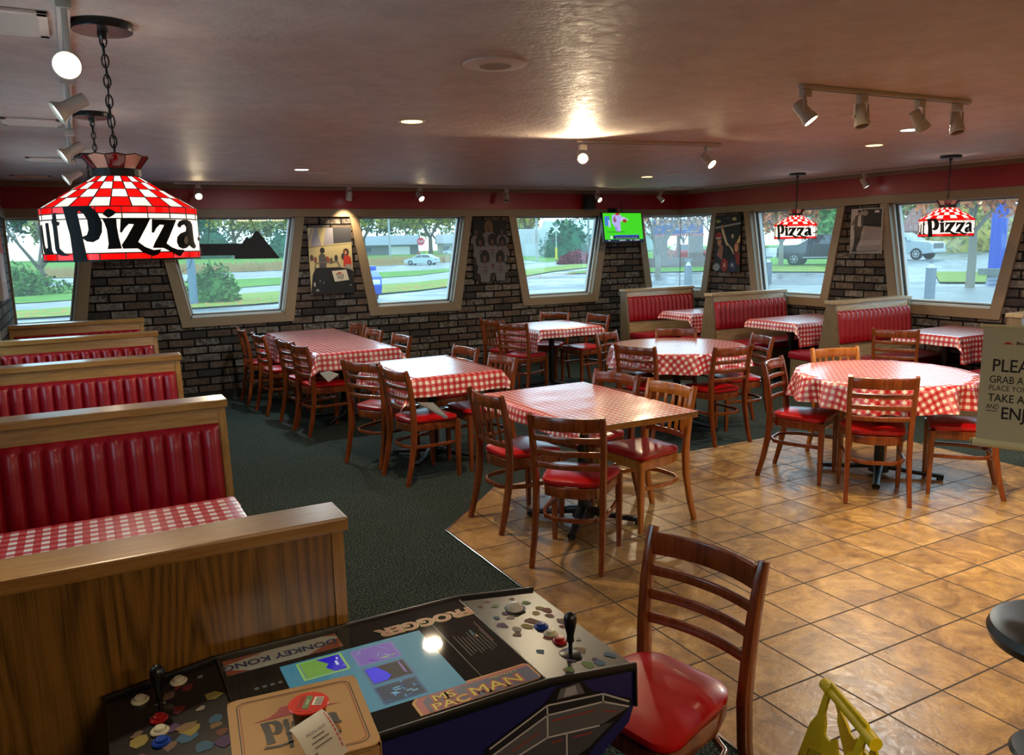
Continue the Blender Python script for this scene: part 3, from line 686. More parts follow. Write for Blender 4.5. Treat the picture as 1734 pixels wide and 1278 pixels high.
XC, RP = 850.0, 720.0
def th_of(x): return math.asin(max(-1, min(1, (x-XC)/RP)))
def uz(p): return (th_of(p[0]), 1-(p[1]-585)/455.0)     # (angle, height fraction of the band)
PIZ = [[uz(p) for p in poly] for k in ('P', 'i', 'z1', 'z2', 'a') for poly in GL[k]]; PIZC = [[uz(p) for p in poly] for poly in GL['ac']]
def dg(l): return [(R(a), h) for a, h in l]
HUT = [dg([(70, .42), (78, .42), (84, .52), (98, .52), (98, .40), (70, .34)]), dg([(82, .08), (88, .08), (88, .92), (82, .92)]), dg([(96, .08), (102, .08), (102, .86), (96, .86)]),
       dg([(104, .68), (110, .70), (111, .3), (113, .24), (116, .26), (116, .72), (121, .72), (122, .2), (124, .14), (118, .14), (112, .12), (107, .16), (105, .25)]),
       dg([(125, .74), (129, .9), (131, .90), (131, .74), (134, .72), (133, .66), (131, .66), (131, .24), (133, .2), (136, .14), (140, .10), (133, .10), (128, .13), (126, .22), (126, .66)])]
BAND0, BAND1 = 1.70, 1.862
def make_lamp(zoff, label, first_rot=0):
    t_ = thing('pendant_lamp', label, 'lamp', (0, 0, 0), 0, 'stained glass pendant lamps')
    N = 24; Rb = .233; zc = 1.966; rc = .068
    def P(a, r_, z): return (r_*math.sin(a), -r_*math.cos(a), z)
    sh = G(); ld = G()
    def panel(a0, a1, r0, z0, r1, z1, m, sub=2):
        for i in range(sub):
            b0 = a0+(a1-a0)*i/sub; b1 = a0+(a1-a0)*(i+1)/sub
            sh.add([P(b0, r0, z0), P(b1, r0, z0), P(b1, r1, z1), P(b0, r1, z1)], [[0, 1, 2, 3]], m)
    def came(p, q, w=.0032): ld.sweep([p, q], w, w, M['lead'], up=(0.13, .2, .97), rnd=.3)
    def ring(r_, z, w=.003, k=48): ld.sweep([P(2*PI*i/k, r_, z) for i in range(k)], w, w, M['lead'], closed=True)
    # checkered cone, four courses
    lv = [0, .29, .55, .79, 1.0]
    for j in range(4):
        for k in range(N):
            a0, a1 = 2*PI*(k-.5)/N, 2*PI*(k+.5)/N
            f0, f1 = lv[j], lv[j+1]; q = lambda f: (Rb+(rc-Rb)*f, BAND1+(zc-BAND1)*f)
            panel(a0, a1, q(f0)[0], q(f0)[1], q(f1)[0], q(f1)[1], M['sg_red'] if (j+k) % 2 == 0 else M['sg_white'])
            came(P(a0, q(f0)[0], q(f0)[1]), P(a0, q(f1)[0], q(f1)[1]))
        ring(*[(Rb+(rc-Rb)*lv[j]), BAND1+(zc-BAND1)*lv[j]])
    # vertical band : red course, white course, white field, red course
    cs = [(BAND0, BAND0+.022, 'sg_red', 20), (BAND0+.022, BAND0+.125, 'sg_white', 10), (BAND0+.125, BAND0+.142, 'sg_white', 20), (BAND0+.142, BAND1, 'sg_red', 20)]
    for z0, z1, mm, n in cs:
        for k in range(n*3): panel(2*PI*k/(n*3), 2*PI*(k+1)/(n*3), Rb, z0, Rb, z1, M[mm], 1)
        if n != 10:
            for k in range(n): came(P(2*PI*k/n, Rb+.0005, z0), P(2*PI*k/n, Rb+.0005, z1), .0026)
        ring(Rb+.0005, z0, .0035 if z0 > BAND0 else .006, 60)
    # collar and flared crown
    ld.lathe([(rc+.004, zc-.004), (rc+.006, zc), (rc+.006, zc+.022), (rc+.002, zc+.024)], 24, M['lead'], cap=False)
    cr = G(); n = 10
    for k in range(n):
        a0, a1 = 2*PI*(k-.5)/n, 2*PI*(k+.5)/n; am = (a0+a1)/2
        r0, r1, z0, z1 = rc, .098, zc+.022, zc+.062
        cr.add([P(a0, r0, z0), P(a1, r0, z0), P(a1, r1, z1), P(am, r1+.002, z1+.005), P(a0, r1, z1)], [[0, 1, 2, 3, 4]], M['sg_dred'] if k % 2 == 0 else M['sg_white2'])
        cr.sweep([P(a0, r0, z0), P(a0, r1, z1)], .003, .003, M['lead'], up=(.1, .2, .9))
        cr.sweep([P(a0, r1, z1), P(am, r1+.002, z1+.005), P(a1, r1, z1)], .003, .003, M['lead'], up=(.1, .2, .9))
    shade = sh.build('lamp_shade', parent=t_, smooth=False); cr.build('crown', parent=shade, smooth=False); ld.build('lead_came', parent=shade, smooth=False)
    lt = G(); mp = lambda r_: (lambda a, h: P(a, r_, BAND0+h*(BAND1-BAND0)))
    for off in (0, PI):
        for polys, rr_, m in ((PIZ, Rb+.004, M['letter']), (HUT, Rb+.004, M['letter']), (PIZC, Rb+.006, M['sg_white'])):
            sc_ = [[(a+off, h*1.0) for a, h in q] for q in polys]
            # work in angle, height units of similar size
            lt.flat([[(a, h*.7) for a, h in q] for q in sc_], lambda a, h, r__=rr_: mp(r__)(a, h/.7), m, .12)
    lt.build('lettering', parent=shade, smooth=False)
    g = G(); g.lathe([(.001, -.001+1.71), (.04, 1.712), (.062, 1.735), (.068, 1.765), (.06, 1.80), (.035, 1.83), (.02, 1.85)], 24, M['bulb_soft']); g.build('bulb', parent=t_)
    ch = G(); z = 2.03; k = 0
    ch.tube([(0, 0, 1.85), (0, 0, 2.035)], .005, M['blackm'], 6)
    top = 2.405+zoff
    while z < top-.01:
        L_ = .036; pts = []
        for i in range(12):
            a = 2*PI*i/12; u_, w_ = .010*math.cos(a), .021*math.sin(a)
            pts.append((u_, 0, z+.017+w_) if k % 2 else (0, u_, z+.017+w_))
        ch.tube(pts, .0028, M['blackm'], 6, closed=True); z += .031; k += 1
    ch.tube([(0.004*math.sin(i), .004*math.cos(i), 2.03+(top-2.03)*i/12) for i in range(13)], .002, M['blackm'], 5)
    ch.build('chain', parent=t_)
    g = G(); g.lathe([(.088, H-.026), (.09, H-.022), (.09, H-.002), (.086, H)], 32, M['black']); g.lathe([(.01, H-.05), (.016, H-.04), (.016, H-.024)], 12, M['black']); g.build('canopy', parent=t_)
    return t_
lamp0 = make_lamp(0, 'large stained glass pizza lamp hanging over the left booths, nearest lamp')
lamp0.location = (.143, 2.957, 0); lamp0.rotation_euler.z = R(-2)
def lamp_light(x, y, e):
    l = bpy.data.lights.new('lamp_light', 'POINT'); l.energy = e; l.color = (1, .93, .82); l.shadow_soft_size = .07
    o = bpy.data.objects.new('lamp_light', l); COL.objects.link(o); o.location = (x, y, 1.775)
for x, y, a, lab in ((.143, 4.84, 10, 'second pendant lamp over the left booths, only chain and canopy showing'),
                     (.143, 6.87, 20, 'third pendant lamp over the left booths, farthest along the row'),
                     (7.35, 6.64, -64, 'smaller-looking pizza lamp hanging before the dark pickup window'),
                     (7.24, 4.735, -57, 'pizza lamp hanging before the window with the silver pickup')):
    dup(lamp0, (x, y, 0), R(a), lab)
for x, y in ((.143, 2.957), (.143, 4.84), (.143, 6.87), (7.35, 6.64), (7.24, 4.735)): lamp_light(x, y, 3.1)

# ---------------------------------------------------------------- ceiling fittings
def track(x0, y0, x1, y1, label, group='ceiling light tracks'):
    d = Vector((x1-x0, y1-y0, 0)); L_ = d.length; a = math.atan2(d.y, d.x)
    g = G(); g.box((0, 0, H-.011), (L_, .036, .02), M['white_metal'], .002); g.box((0, 0, H-.0225), (L_-.01, .012, .003), M['frame_grey'])
    o = g.build('light_track', loc=((x0+x1)/2, (y0+y1)/2, 0), rz=a); return tag(o, label, 'track', group)
SPH = {}
def spot_head(x, y, z, az, tilt, lit, label, energy=0, group=None, style='can', col=(1, .80, .52), sz=75, bs=.8, drop=.17):
    """az: compass the lamp points to (deg from +x), tilt: deg below horizontal"""
    t_ = thing('track_spotlight', label, 'spotlight', (x, y, z), 0, group)
    d = Vector((math.cos(R(az))*math.cos(R(tilt)), math.sin(R(az))*math.cos(R(tilt)), -math.sin(R(tilt))))
    if style == 'bell': t_.scale = (bs,)*3
    pv = Vector((0, 0, -.105 if style == 'can' else -drop/bs)); q = d.to_track_quat('Z', 'Y').to_matrix().to_4x4()
    g = G(); g.box((0, 0, -.018), (.05, .036, .036), M['white_metal'], .003); g.build('track_adapter', parent=t_)
    sd = d.cross(Vector((0, 0, 1))); sd = sd.normalized() if sd.length > .05 else Vector((1, 0, 0))
    g = G()
    if style == 'can':
        for s_ in (-1, 1): g.sweep([sd*s_*.012+Vector((0, 0, -.03)), sd*s_*.036+Vector((0, 0, -.045)), sd*s_*.038+pv], .012, .003, M['white_metal'], up=tuple(sd))
        g.tube([pv-sd*.045, pv+sd*.045], .006, M['white_metal'], 8)
    else:
        g.sweep([Vector((0, 0, -.03)), Vector((0, 0, -.07)), pv], .02, .01, M['white_metal'], up=tuple(d))
    g.build('yoke', parent=t_)
    g = G(); g.M = Matrix.Translation(pv) @ q
    g.lathe([(.012, -.062), (.028, -.058), (.03, -.03), (.031, .012), (.037, .03), (.039, .05), (.035, .052), (.031, .046)] if style == 'can' else [(.02, -.07), (.027, -.066), (.028, .0), (.028, .02), (.040, .04), (.048, .056), (.044, .058), (.036, .05)], 24, M['white_metal'], cap=False)
    g.lathe([(.0, -.062), (.028, -.06)], 24, M['white_metal'], cap=False)
    hd = g.build('lamp_housing', parent=t_)
    g = G(); g.M = Matrix.Translation(pv) @ q
    g.lathe([(.001, .05), (.033 if style == 'can' else .042, .046)], 24, M['bulb'] if lit == 2 else (M['down_c'] if lit == 1 else M['vent_dark']), cap=False); g.build('bulb_face', parent=hd)
    if energy:
        l = bpy.data.lights.new('spot_beam', 'SPOT'); l.energy = energy; l.color = col; l.spot_size = R(sz); l.spot_blend = .6; l.shadow_soft_size = .03
        o = bpy.data.objects.new('spot_beam', l); COL.objects.link(o); o.location = Vector((x, y, z))+(pv+d*.085)*(bs if style == 'bell' else 1)
        o.rotation_euler = (-d).to_track_quat('Z', 'Y').to_euler()
    return t_
track(.037, 1.2, .037, 7.5, 'long white light track above the left booths')
track(3.1, 2.80, 4.36, 2.77, 'light track with four heads at upper right of the ceiling')
track(3.22, 4.93, 4.40, 4.74, 'light track with two heads in the middle of the ceiling')
track(1.0, 9.42, 7.7, 9.42, 'light track running along the back wall above the red band')
track(8.0, 3.2, 8.0, 8.9, 'light track running along the right wall')
HL = H-.024
spot_head(.037, 2.62, HL, -100, 20, 2, 'brightly lit spotlight head above the arcade end of the left track', 18, 'left track spotlights', 'bell', sz=100)
spot_head(.037, 3.72, HL, 188, 30, 1, 'spotlight head of the left track in front of the second pendant canopy', 0, 'left track spotlights', 'bell', bs=1.0, drop=.12)
spot_head(.037, 5.35, HL, 190, 32, 1, 'spotlight head just above the crown of the nearest pendant lamp', 0, 'left track spotlights', 'bell', bs=1.0, drop=.12)
spot_head(.037, 7.1, HL, 190, 32, 1, 'farthest spotlight head on the left track', 0, 'left track spotlights', 'bell', bs=1.0, drop=.12)
spot_head(3.13, 2.80, HL, -55, 52, 2, 'lit first head of the upper right four-head track', 55, 'upper right track heads', sz=95)
spot_head(3.52, 2.79, HL, 250, 72, 0, 'unlit second head of the upper right track', 0, 'upper right track heads')
spot_head(3.96, 2.78, HL, -20, 55, 1, 'third head of the upper right track, glowing lens turned right', 45, 'upper right track heads', sz=95)
spot_head(4.26, 2.77, HL, 250, 70, 0, 'last head of the upper right track, dark', 0, 'upper right track heads')
spot_head(3.27, 4.92, HL-.01, 235, -5, 2, 'dazzling head at the left end of the middle ceiling track', 11, 'middle track heads', sz=150)
spot_head(4.30, 4.76, HL, -75, 40, 2, 'lit head at the right end of the middle ceiling track', 40, 'middle track heads', sz=90)
WS = [(1.24, -95, 30, 2, 'lit wall spotlight right beside the nearest pendant lamp', 10), (2.93, -100, 62, 1, 'wall spotlight above the poster of the open car', 14),
      (3.83, -75, 40, 2, 'glaring wall spotlight above the second back window', 8), (5.05, 240, 60, 0, 'unlit wall spotlight above the poster of girls in white shirts', 0),
      (6.5, -70, 35, 2, 'glaring spotlight beside the small black loudspeaker', 8), (7.62, -45, 45, 1, 'spotlight in the far corner above the corner window', 0)]
for x, az, ti, lit, lab, e in WS:
    if x == 2.93: az, ti = 100, 68
    spot_head(x, 9.42, HL, az, ti, lit, lab, e, 'back wall spotlights', sz=80)
spot_head(8.0, 6.25, HL, -60, 60, 1, 'right wall spotlight between the two hanging lamps', 0, 'right wall spotlights')
spot_head(8.0, 4.42, HL, -70, 50, 1, 'right wall spotlight at the edge of view above the last window', 10, 'right wall spotlights')
def disc(x, y, r_, m, label, cat, name, group=None):
    t_ = thing(name, label, cat, (x, y, 0), 0, group)
    g = G(); g.lathe([(r_, H-.001), (r_*1.28, H-.004), (r_*1.32, H-.0005)], 40, M['vent'], cap=False); g.build('trim_ring', parent=t_)
    g = G(); g.lathe([(.001, H-.003), (r_, H-.003)], 40, m, cap=False); g.build('lens', parent=t_)
    return t_
DL = [(1.81, 4.53, 'down_w', 'warm yellow recessed downlight left of the ceiling loudspeaker'), (1.94, 7.67, 'down_c', 'pale recessed downlight toward the back wall'),
      (5.88, 7.52, 'down_w', 'yellow recessed downlight in front of the television'), (5.75, 4.42, 'down_w', 'yellow recessed downlight nearest the hanging window lamps'),
      (5.17, 3.69, 'down_c', 'dim recessed downlight just below the four-head track')]
for x, y, mm, lab in DL:
    disc(x, y, .062, M[mm], lab, 'downlight', 'recessed_downlight', 'recessed downlights')
    l = bpy.data.lights.new('downlight_beam', 'AREA'); l.shape = 'DISK'; l.size = .12; l.energy = 9; l.color = (1, .78, .5) if mm == 'down_w' else (.9, 1, 1)
    o = bpy.data.objects.new('downlight_beam', l); COL.objects.link(o); o.location = (x, y, H-.012)
for x, y, r_, lab in ((1.56, 2.98, .13, 'large round ceiling loudspeaker with perforated centre'), (2.15, 7.9, .11, 'flat round ceiling speaker beside the pale downlight'), (5.95, 7.1, .12, 'flat round ceiling speaker beside the yellow downlight near the television')):
    t_ = thing('ceiling_speaker', lab, 'speaker', (x, y, 0), 0, 'ceiling speakers')
    g = G(); g.lathe([(r_, H-.0005), (r_*.98, H-.006), (r_*.55, H-.011), (r_*.5, H-.011)], 48, M['vent'], cap=False); g.build('cover_plate', parent=t_)
    g = G(); g.lathe([(.001, H-.0105), (r_*.52, H-.0105)], 48, M['vent'], cap=False)
    for k in range(7): g.lathe([(r_*.07*(k+.6), H-.0118), (r_*.07*(k+.9), H-.0118)], 32, M['vent_dark'], cap=False)
    g.build('grille', parent=t_)
def vent(x, y, w, d, label):
    t_ = thing('ceiling_vent', label, 'vent', (x, y, 0), 0, 'ceiling air vents')
    g = G()
    for s_ in (-1, 1): g.box((s_*w/2, 0, H-.006), (.03, d+.03, .01), M['vent'], .002); g.box((0, s_*d/2, H-.006), (w+.03, .03, .01), M['vent'], .002)
    g.build('vent_frame', parent=t_)
    g = G(); n = 12
    for k in range(n): g.box((0, -d/2+d*(k+.5)/n, H-.008), (w-.02, .004, .012), M['vent'], rot=(R(35), 0, 0))
    g.box((0, 0, H-.001), (w, d, .002), M['vent_dark']); g.build('louvre', parent=t_)
vent(-.25, 3.03, .46, .28, 'air vent at the very corner of the ceiling next to the nearest canopy')
vent(-.14, 5.25, .26, .22, 'air vent to the left of the second pendant canopy')
vent(-.12, 7.3, .26, .22, 'air vent above the farthest pendant lamp on the left')
vent(-.3, 8.95, .3, .15, 'small air vent nearest the left end of the back wall')
vent(7.5, 8.95, .3, .2, 'air vent in the far ceiling corner above the corner window')
# unseen ceiling panels added behind and beside the camera for ambient fill
for x, y in ((1.2, -1.6), (4.2, -1.6), (6.8, .6)):
    t_ = thing('ceiling_fill_panel', 'unseen flush fill light panel added to the ceiling out of view', 'ceiling light', (x, y, 0), 0, 'added ceiling fill panels')
    g = G(); g.box((0, 0, H-.02), (1.2, .6, .036), M['white_metal']); g.build('light_housing', parent=t_)
    g = G(); g.box((0, 0, H-.04), (1.12, .52, .006), emis('fill_panel_diffuser', '#ffe2bc', 10)); g.build('diffuser', parent=t_)

# ---------------------------------------------------------------- arcade cocktail table
ar = thing('arcade_table', 'sit-down arcade table with glass top, control panels and graphic-covered sides', 'arcade machine', (.51, 1.626, 0))
navy = C('#1a1750', .35); blk = C('#0b0b0d', .25)
AH = .78
g = G(); sp = [(-.40, 0.0), (.40, 0.0), (.40, .50), (.535, .60), (.55, .64), (.548, .735), (.313, .757), (-.313, .757), (-.548, .735), (-.55, .64), (-.535, .60), (-.40, .50)]
g.prism(sp, -.236, .236, navy, 'XZ'); g.build('cabinet_body', parent=ar, smooth=False)
g = G(); g.b2((-.315, -.24, .757), (.315, .24, .776), blk, .003); g.build('playfield_frame', parent=ar, smooth=False)
g = G()
for s_ in (-1, 1):
    g.sweep([(-.55, s_*.241, .742), (-.313, s_*.241, .772), (.313, s_*.241, .772), (.55, s_*.241, .742)], .010, .020, M['black'], rnd=.6)
    g.sweep([(s_*.552, -.241, .64), (s_*.551, -.239, .742)], .008, .008, M['black'], up=(0, 1, 0), rnd=.6)
g.build('edge_moulding', parent=ar)
# artwork printed beneath the glass
art = G(); zt = .7765
def rect(g_, x0, y0, x1, y1, z, m): g_.add([(x0, y0, z), (x1, y0, z), (x1, y1, z), (x0, y1, z)], [[0, 1, 2, 3]], m)
rect(art, -.31, -.235, .31, .235, zt, mat('printed_black', '#0b0a0d', .8, spec=.1))
rect(art, -.303, .142, -.035, .214, zt+.0006, C('#e6e8dc', .6))
art.flat([[(-.303, .142), (-.25, .142), (-.303, .17)], [(-.303, .214), (-.303, .19), (-.20, .214)], [(-.035, .142), (-.12, .142), (-.035, .19)], [(-.035, .214), (-.07, .214), (-.035, .2)]], lambda x, y: (x, y, zt+.0009), C('#b5522a', .4))
F180 = Matrix.Rotation(PI, 4, 'Z')
def tflip(g_, body, size, x, y, z, m, sx=1.0, off=0, rot=PI): g_.text(body, size, Matrix.Translation((x, y, z)) @ Matrix.Rotation(rot, 4, 'Z'), m, sx=sx, off=off, align='CENTER')
tflip(art, 'DONKEY KONG', .036, -.175, .188, zt+.0012, C('#27407a', .4), 1.0, .0012)
tflip(art, 'Nintendo', .014, -.245, .208, zt+.0012, C('#9a2a20', .4))
tflip(art, 'FROGGER', .056, .186, .172, zt+.0009, C('#d8b040', .4), 1.02, .0035); tflip(art, 'FROGGER', .056, .186, .172, zt+.0013, C('#b8341e', .4), 1.02, .0012)
# cabinet title strip on the near side
art.flat([[(.018, -.224), (.30, -.224), (.308, -.214), (.308, -.158), (.30, -.150), (.04, -.150), (.018, -.172)]], lambda x, y: (x, y, zt+.0006), C('#c98a30', .4))
art.flat([[(.024, -.222), (.303, -.222), (.303, -.155), (.042, -.155), (.024, -.175)]], lambda x, y: (x, y, zt+.0009), C('#b03a4a', .4))
art.flat([[(.040, -.222), (.303, -.222), (.303, -.165), (.055, -.165), (.040, -.18)]], lambda x, y: (x, y, zt+.0012), C('#27306a', .4))
for b_, s_, x, y in (('MS', .034, .088, -.192), ('PAC', .036, .092, -.222), ('MAN', .046, .205, -.214)):
    tflip(art, b_, s_, x, y, zt+.0015, C('#a02a3a', .4), 1.25, .004, 0); tflip(art, b_, s_, x, y, zt+.0019, C('#e0c820', .4), 1.25, 0, 0)
tflip(art, 'MIDWAY', .014, .238, -.175, zt+.0019, C('#d8c030', .4), 1.2, 0, 0)
rect(art, .192, -.15, .1935, .145, zt+.0006, C('#55524e', .4))
for k in range(9):
    rect(art, .212+.009*k, -.06+.006*(k % 3), .214+.009*k, .05-.007*(k % 4), zt+.0006, C('#58585a', .5))
for k in range(4): rect(art, .258, .03+.007*k, .264, .034+.007*k, zt+.001, C('#3a8ab8', .5))
rect(art, .262, .018, .268, .026, zt+.001, C('#c8a840', .5)); rect(art, .288, -.02, .2905, .09, zt+.001, C('#7a2a2a', .5))
for k in range(4): art.lathe([(.0005, zt+.001), (.0055, zt+.001)], 12, C('#6a6a6a', .5), (-.255+.017*k, .055, 0), cap=False)
art.build('printed_artwork', parent=ar, smooth=False)
# screen with the game menu
scn = G(); z2 = zt+.0012
rect(scn, -.192, -.160, .152, .120, z2, CE('#3f8296', .55))
def game(x0, y0, x1, y1, border, fill):
    rect(scn, x0, y0, x1, y1, z2+.0004, CE(border, .5)); rect(scn, x0+.006, y0+.006, x1-.006, y1-.006, z2+.0008, CE(fill, .55))
game(-.157, .030, -.051, .113, '#9ac860', '#2218c8'); game(-.032, .024, .072, .104, '#8878b8', '#7a5ab0'); game(-.032, -.066, .070, .012, '#5a6a8a', '#1a1820'); game(-.034, -.150, .066, -.074, '#3a5a7a', '#123048')
scn.flat([[(-.150, .036), (-.085, .036), (-.10, .06), (-.09, .075), (-.112, .107), (-.150, .107)]], lambda x, y: (x, y, z2+.0012), CE('#7fae4a', .5))
for x, y, w_, h_, c_ in ((-.075, .06, .006, .02, '#d8d8f8'), (-.068, .085, .004, .01, '#d8d8f8'), (-.063, .05, .008, .004, '#8080e0')): rect(scn, x, y, x+w_, y+h_, z2+.0012, CE(c_, .6))
scn.flat([[(-.026, -.06), (.005, -.06), (.020, -.045), (.012, -.02), (.0, .006), (-.026, .006)]], lambda x, y: (x, y, z2+.0012), CE('#2a22d8', .7))
rect(scn, .05, -.05, .056, .002, z2+.0012, CE('#8a6aa0', .5))
rnd_ = random.Random(3)
for k in range(26):
    x, y = -.02+rnd_.random()*.085, .034+rnd_.random()*.06; a = rnd_.random()*3; l_ = .006+rnd_.random()*.012
    c_, s_ = math.cos(a)*l_, math.sin(a)*l_; scn.flat([[(x-c_, y-s_), (x+c_*.2, y+.003), (x+c_, y+s_), (x, y-.003)]], lambda x, y: (x, y, z2+.0012), CE(['#8a2ab8', '#a8c060', '#9a40c8', '#c0c8e8'][k % 4], .5))
for k in range(22):
    x, y = -.028+rnd_.random()*.08, -.145+rnd_.random()*.062; w_, h_ = (.014, .004) if k % 2 else (.004, .012)
    rect(scn, x, y, x+w_, y+h_, z2+.0012, CE(['#4a8ab8', '#8ac0d8', '#5a3a6a', '#3a6aa0'][k % 4], .5))
scn.build('screen', parent=ar, smooth=False)
g = G(); g.add([(-.313, -.238, .783), (.313, -.238, .783), (.313, .238, .783), (-.313, .238, .783)], [[0, 1, 2, 3]], None)
mg = bpy.data.materials.new('table_glass'); mg.use_nodes = True; nt = mg.node_tree; nt.nodes.clear()
o_ = nt.nodes.new('ShaderNodeOutputMaterial'); a_ = nt.nodes.new('ShaderNodeBsdfTransparent'); a_.inputs[0].default_value = (.93, .97, .95, 1); b_ = nt.nodes.new('ShaderNodeBsdfGlossy'); b_.inputs['Roughness'].default_value = .03
lw = nt.nodes.new('ShaderNodeLayerWeight'); lw.inputs[0].default_value = .5; pw = nt.nodes.new('ShaderNodeMath'); pw.operation = 'POWER'; pw.inputs[1].default_value = 5; nt.links.new(lw.outputs['Facing'], pw.inputs[0]); f_ = nt.nodes.new('ShaderNodeMath'); f_.operation = 'MULTIPLY_ADD'; f_.inputs[1].default_value = .9; f_.inputs[2].default_value = .05; nt.links.new(pw.outputs[0], f_.inputs[0]); x_ = nt.nodes.new('ShaderNodeMixShader')
nt.links.new(f_.outputs[0], x_.inputs[0]); nt.links.new(a_.outputs[0], x_.inputs[1]); nt.links.new(b_.outputs[0], x_.inputs[2]); nt.links.new(x_.outputs[0], o_.inputs[0])
g.build('glass_top', mg, parent=ar, smooth=False)
rnd_ = random.Random(8)
SP = math.atan2(.03, .235)
def control(side):
    """control panel at one end: side=+1 right, -1 left"""
    g = G(); x0, x1 = .316, .549
    g.add([(side*x0, -.236, .772), (side*x1, -.236, .742), (side*x1, .236, .742), (side*x0, .236, .772)], [[0, 1, 2, 3]], C('#1f1d1b' if side > 0 else '#141216', .3))
    pz = lambda x: .772-(abs(x)-.316)*.1277
    # scattered printed stickers, plain colour shapes
    cols = ['#6a4030', '#7a6040', '#56703a', '#6a2a2a', '#8a8478', '#3a5a70', '#50385a', '#8a7a3a', '#6a5444']
    for k in range(34):
        x, y = side*(.34+rnd_.random()*.19), -.215+rnd_.random()*.43; q = .008+rnd_.random()*.016; nn = rnd_.randint(5, 8); a0 = rnd_.random()*6
        poly = [(x+q*(.5+rnd_.random()*.6)*math.cos(a0+2*PI*i/nn), y+q*(.5+rnd_.random()*.6)*math.sin(a0+2*PI*i/nn)) for i in range(nn)]
        g.flat([poly], lambda x, y: (x, y, pz(x)+.0006+.00002*k), C(cols[k % 9], .6, spec=.2))
    pn = g.build('control_panel', parent=ar, smooth=False)
    def btn(x, y, c_, lab):
        b = G(); z = pz(x); b.lathe([(.019, z), (.019, z+.003), (.016, z+.006), (.0125, z+.006), (.012, z+.004), (.0115, z+.010), (.009, z+.012), (.001, z+.0123)], 28, C(c_, .25), (x, y, 0)); b.build('push_button', parent=pn, label=lab)
    def joy(x, y):
        j = G(); z = pz(x); j.lathe([(.028, z), (.029, z+.002), (.026, z+.004), (.006, z+.005)], 28, M['black'], (x, y, 0), cap=False)
        j.lathe([(.005, z), (.005, z+.03), (.0095, z+.036), (.0085, z+.05), (.014, z+.075), (.016, z+.088), (.014, z+.10), (.008, z+.107), (.001, z+.109)], 24, M['black'], (x, y, 0), cap=False); j.build('joystick', parent=pn)
    if side > 0:
        b = G(); z = pz(.432); b.lathe([(.031, z+.0015), (.027, z+.004), (.024, z+.002)], 32, C('#2c2a28', .3), (.432, .134, 0), cap=False)
        b.lathe([(.0245, z+.001), (.023, z+.009), (.018, z+.0155), (.010, z+.0195), (.001, z+.021)], 28, C('#c8c6ba', .15), (.432, .134, 0), cap=False); b.build('trackball', parent=pn, label='white trackball')
        btn(.444, .014, '#123a9a', 'blue push button'); btn(.446, -.030, '#c8c4a8', 'cream push button'); btn(.445, -.073, '#a01418', 'red push button'); joy(.433, -.142)
    else:
        joy(-.446, .105); btn(-.400, .203, '#c8c4a8', 'cream push button'); btn(-.482, .183, '#c8c4a8', 'cream push button'); btn(-.452, .079, '#a01418', 'red push button'); btn(-.454, .032, '#c8c4a8', 'cream push button'); btn(-.455, -.010, '#123a9a', 'blue push button')
control(1); control(-1)
g = G(); ys = -.2375
hx = lambda x, z: (x, ys, z)
hull = [(.16, .66), (.31, .715), (.46, .695), (.535, .655), (.50, .625), (.44, .585), (.40, .545), (.22, .56), (.17, .635)]
g.flat([[(p[0]*1.0, p[1]) for p in [(.152, .662), (.305, .722), (.335, .75), (.40, .75), (.43, .715), (.54, .662), (.545, .645), (.505, .615), (.44, .575), (.395, .535), (.24, .54), (.16, .628)]]], hx, C('#050508', .4))
def pl(poly, c_, d): g.flat([poly], lambda x, z, dd=d: (x, ys-dd, z), C(c_, .4))
pl([(.165, .66), (.31, .716), (.46, .698), (.535, .655), (.535, .643), (.46, .68), (.31, .694), (.165, .64)], '#1b1b20', .0004)
pl([(.165, .638), (.31, .690), (.46, .676), (.53, .640), (.46, .622), (.31, .64), (.20, .612)], '#4c4c50', .0004)
pl([(.20, .610), (.31, .636), (.45, .620), (.49, .618), (.42, .575), (.35, .555), (.27, .565)], '#3a3a40', .0004)
pl([(.335, .722), (.345, .745), (.395, .745), (.41, .715)], '#55555a', .0004); pl([(.352, .722), (.36, .742), (.384, .742), (.39, .720)], '#8c8c90', .0007)
def ln(a, b, w, c_='#a8a8ac', d=.0008):
    dx, dz = b[0]-a[0], b[1]-a[1]; L_ = math.hypot(dx, dz); nx, nz = -dz/L_*w/2, dx/L_*w/2
    pl([(a[0]+nx, a[1]+nz), (b[0]+nx, b[1]+nz), (b[0]-nx, b[1]-nz), (a[0]-nx, a[1]-nz)], c_, d)
for a, b in (((.165, .64), (.31, .692)), ((.31, .692), (.46, .678)), ((.46, .678), (.535, .642)), ((.31, .716), (.31, .638)), ((.46, .698), (.46, .676)), ((.31, .716), (.46, .698)), ((.165, .66), (.31, .716)), ((.31, .638), (.45, .621)), ((.2, .611), (.31, .638)), ((.46, .698), (.535, .655)), ((.165, .64), (.2, .611)), ((.36, .632), (.36, .56))): ln(a, b, .004)
for a, b in (((.32, .675), (.44, .664)), ((.46, .655), (.5, .640)), ((.22, .635), (.29, .658)), ((.32, .622), (.35, .619)), ((.38, .616), (.43, .610))): ln(a, b, .003, '#8a2a22')
g.build('side_artwork', parent=ar, smooth=False)

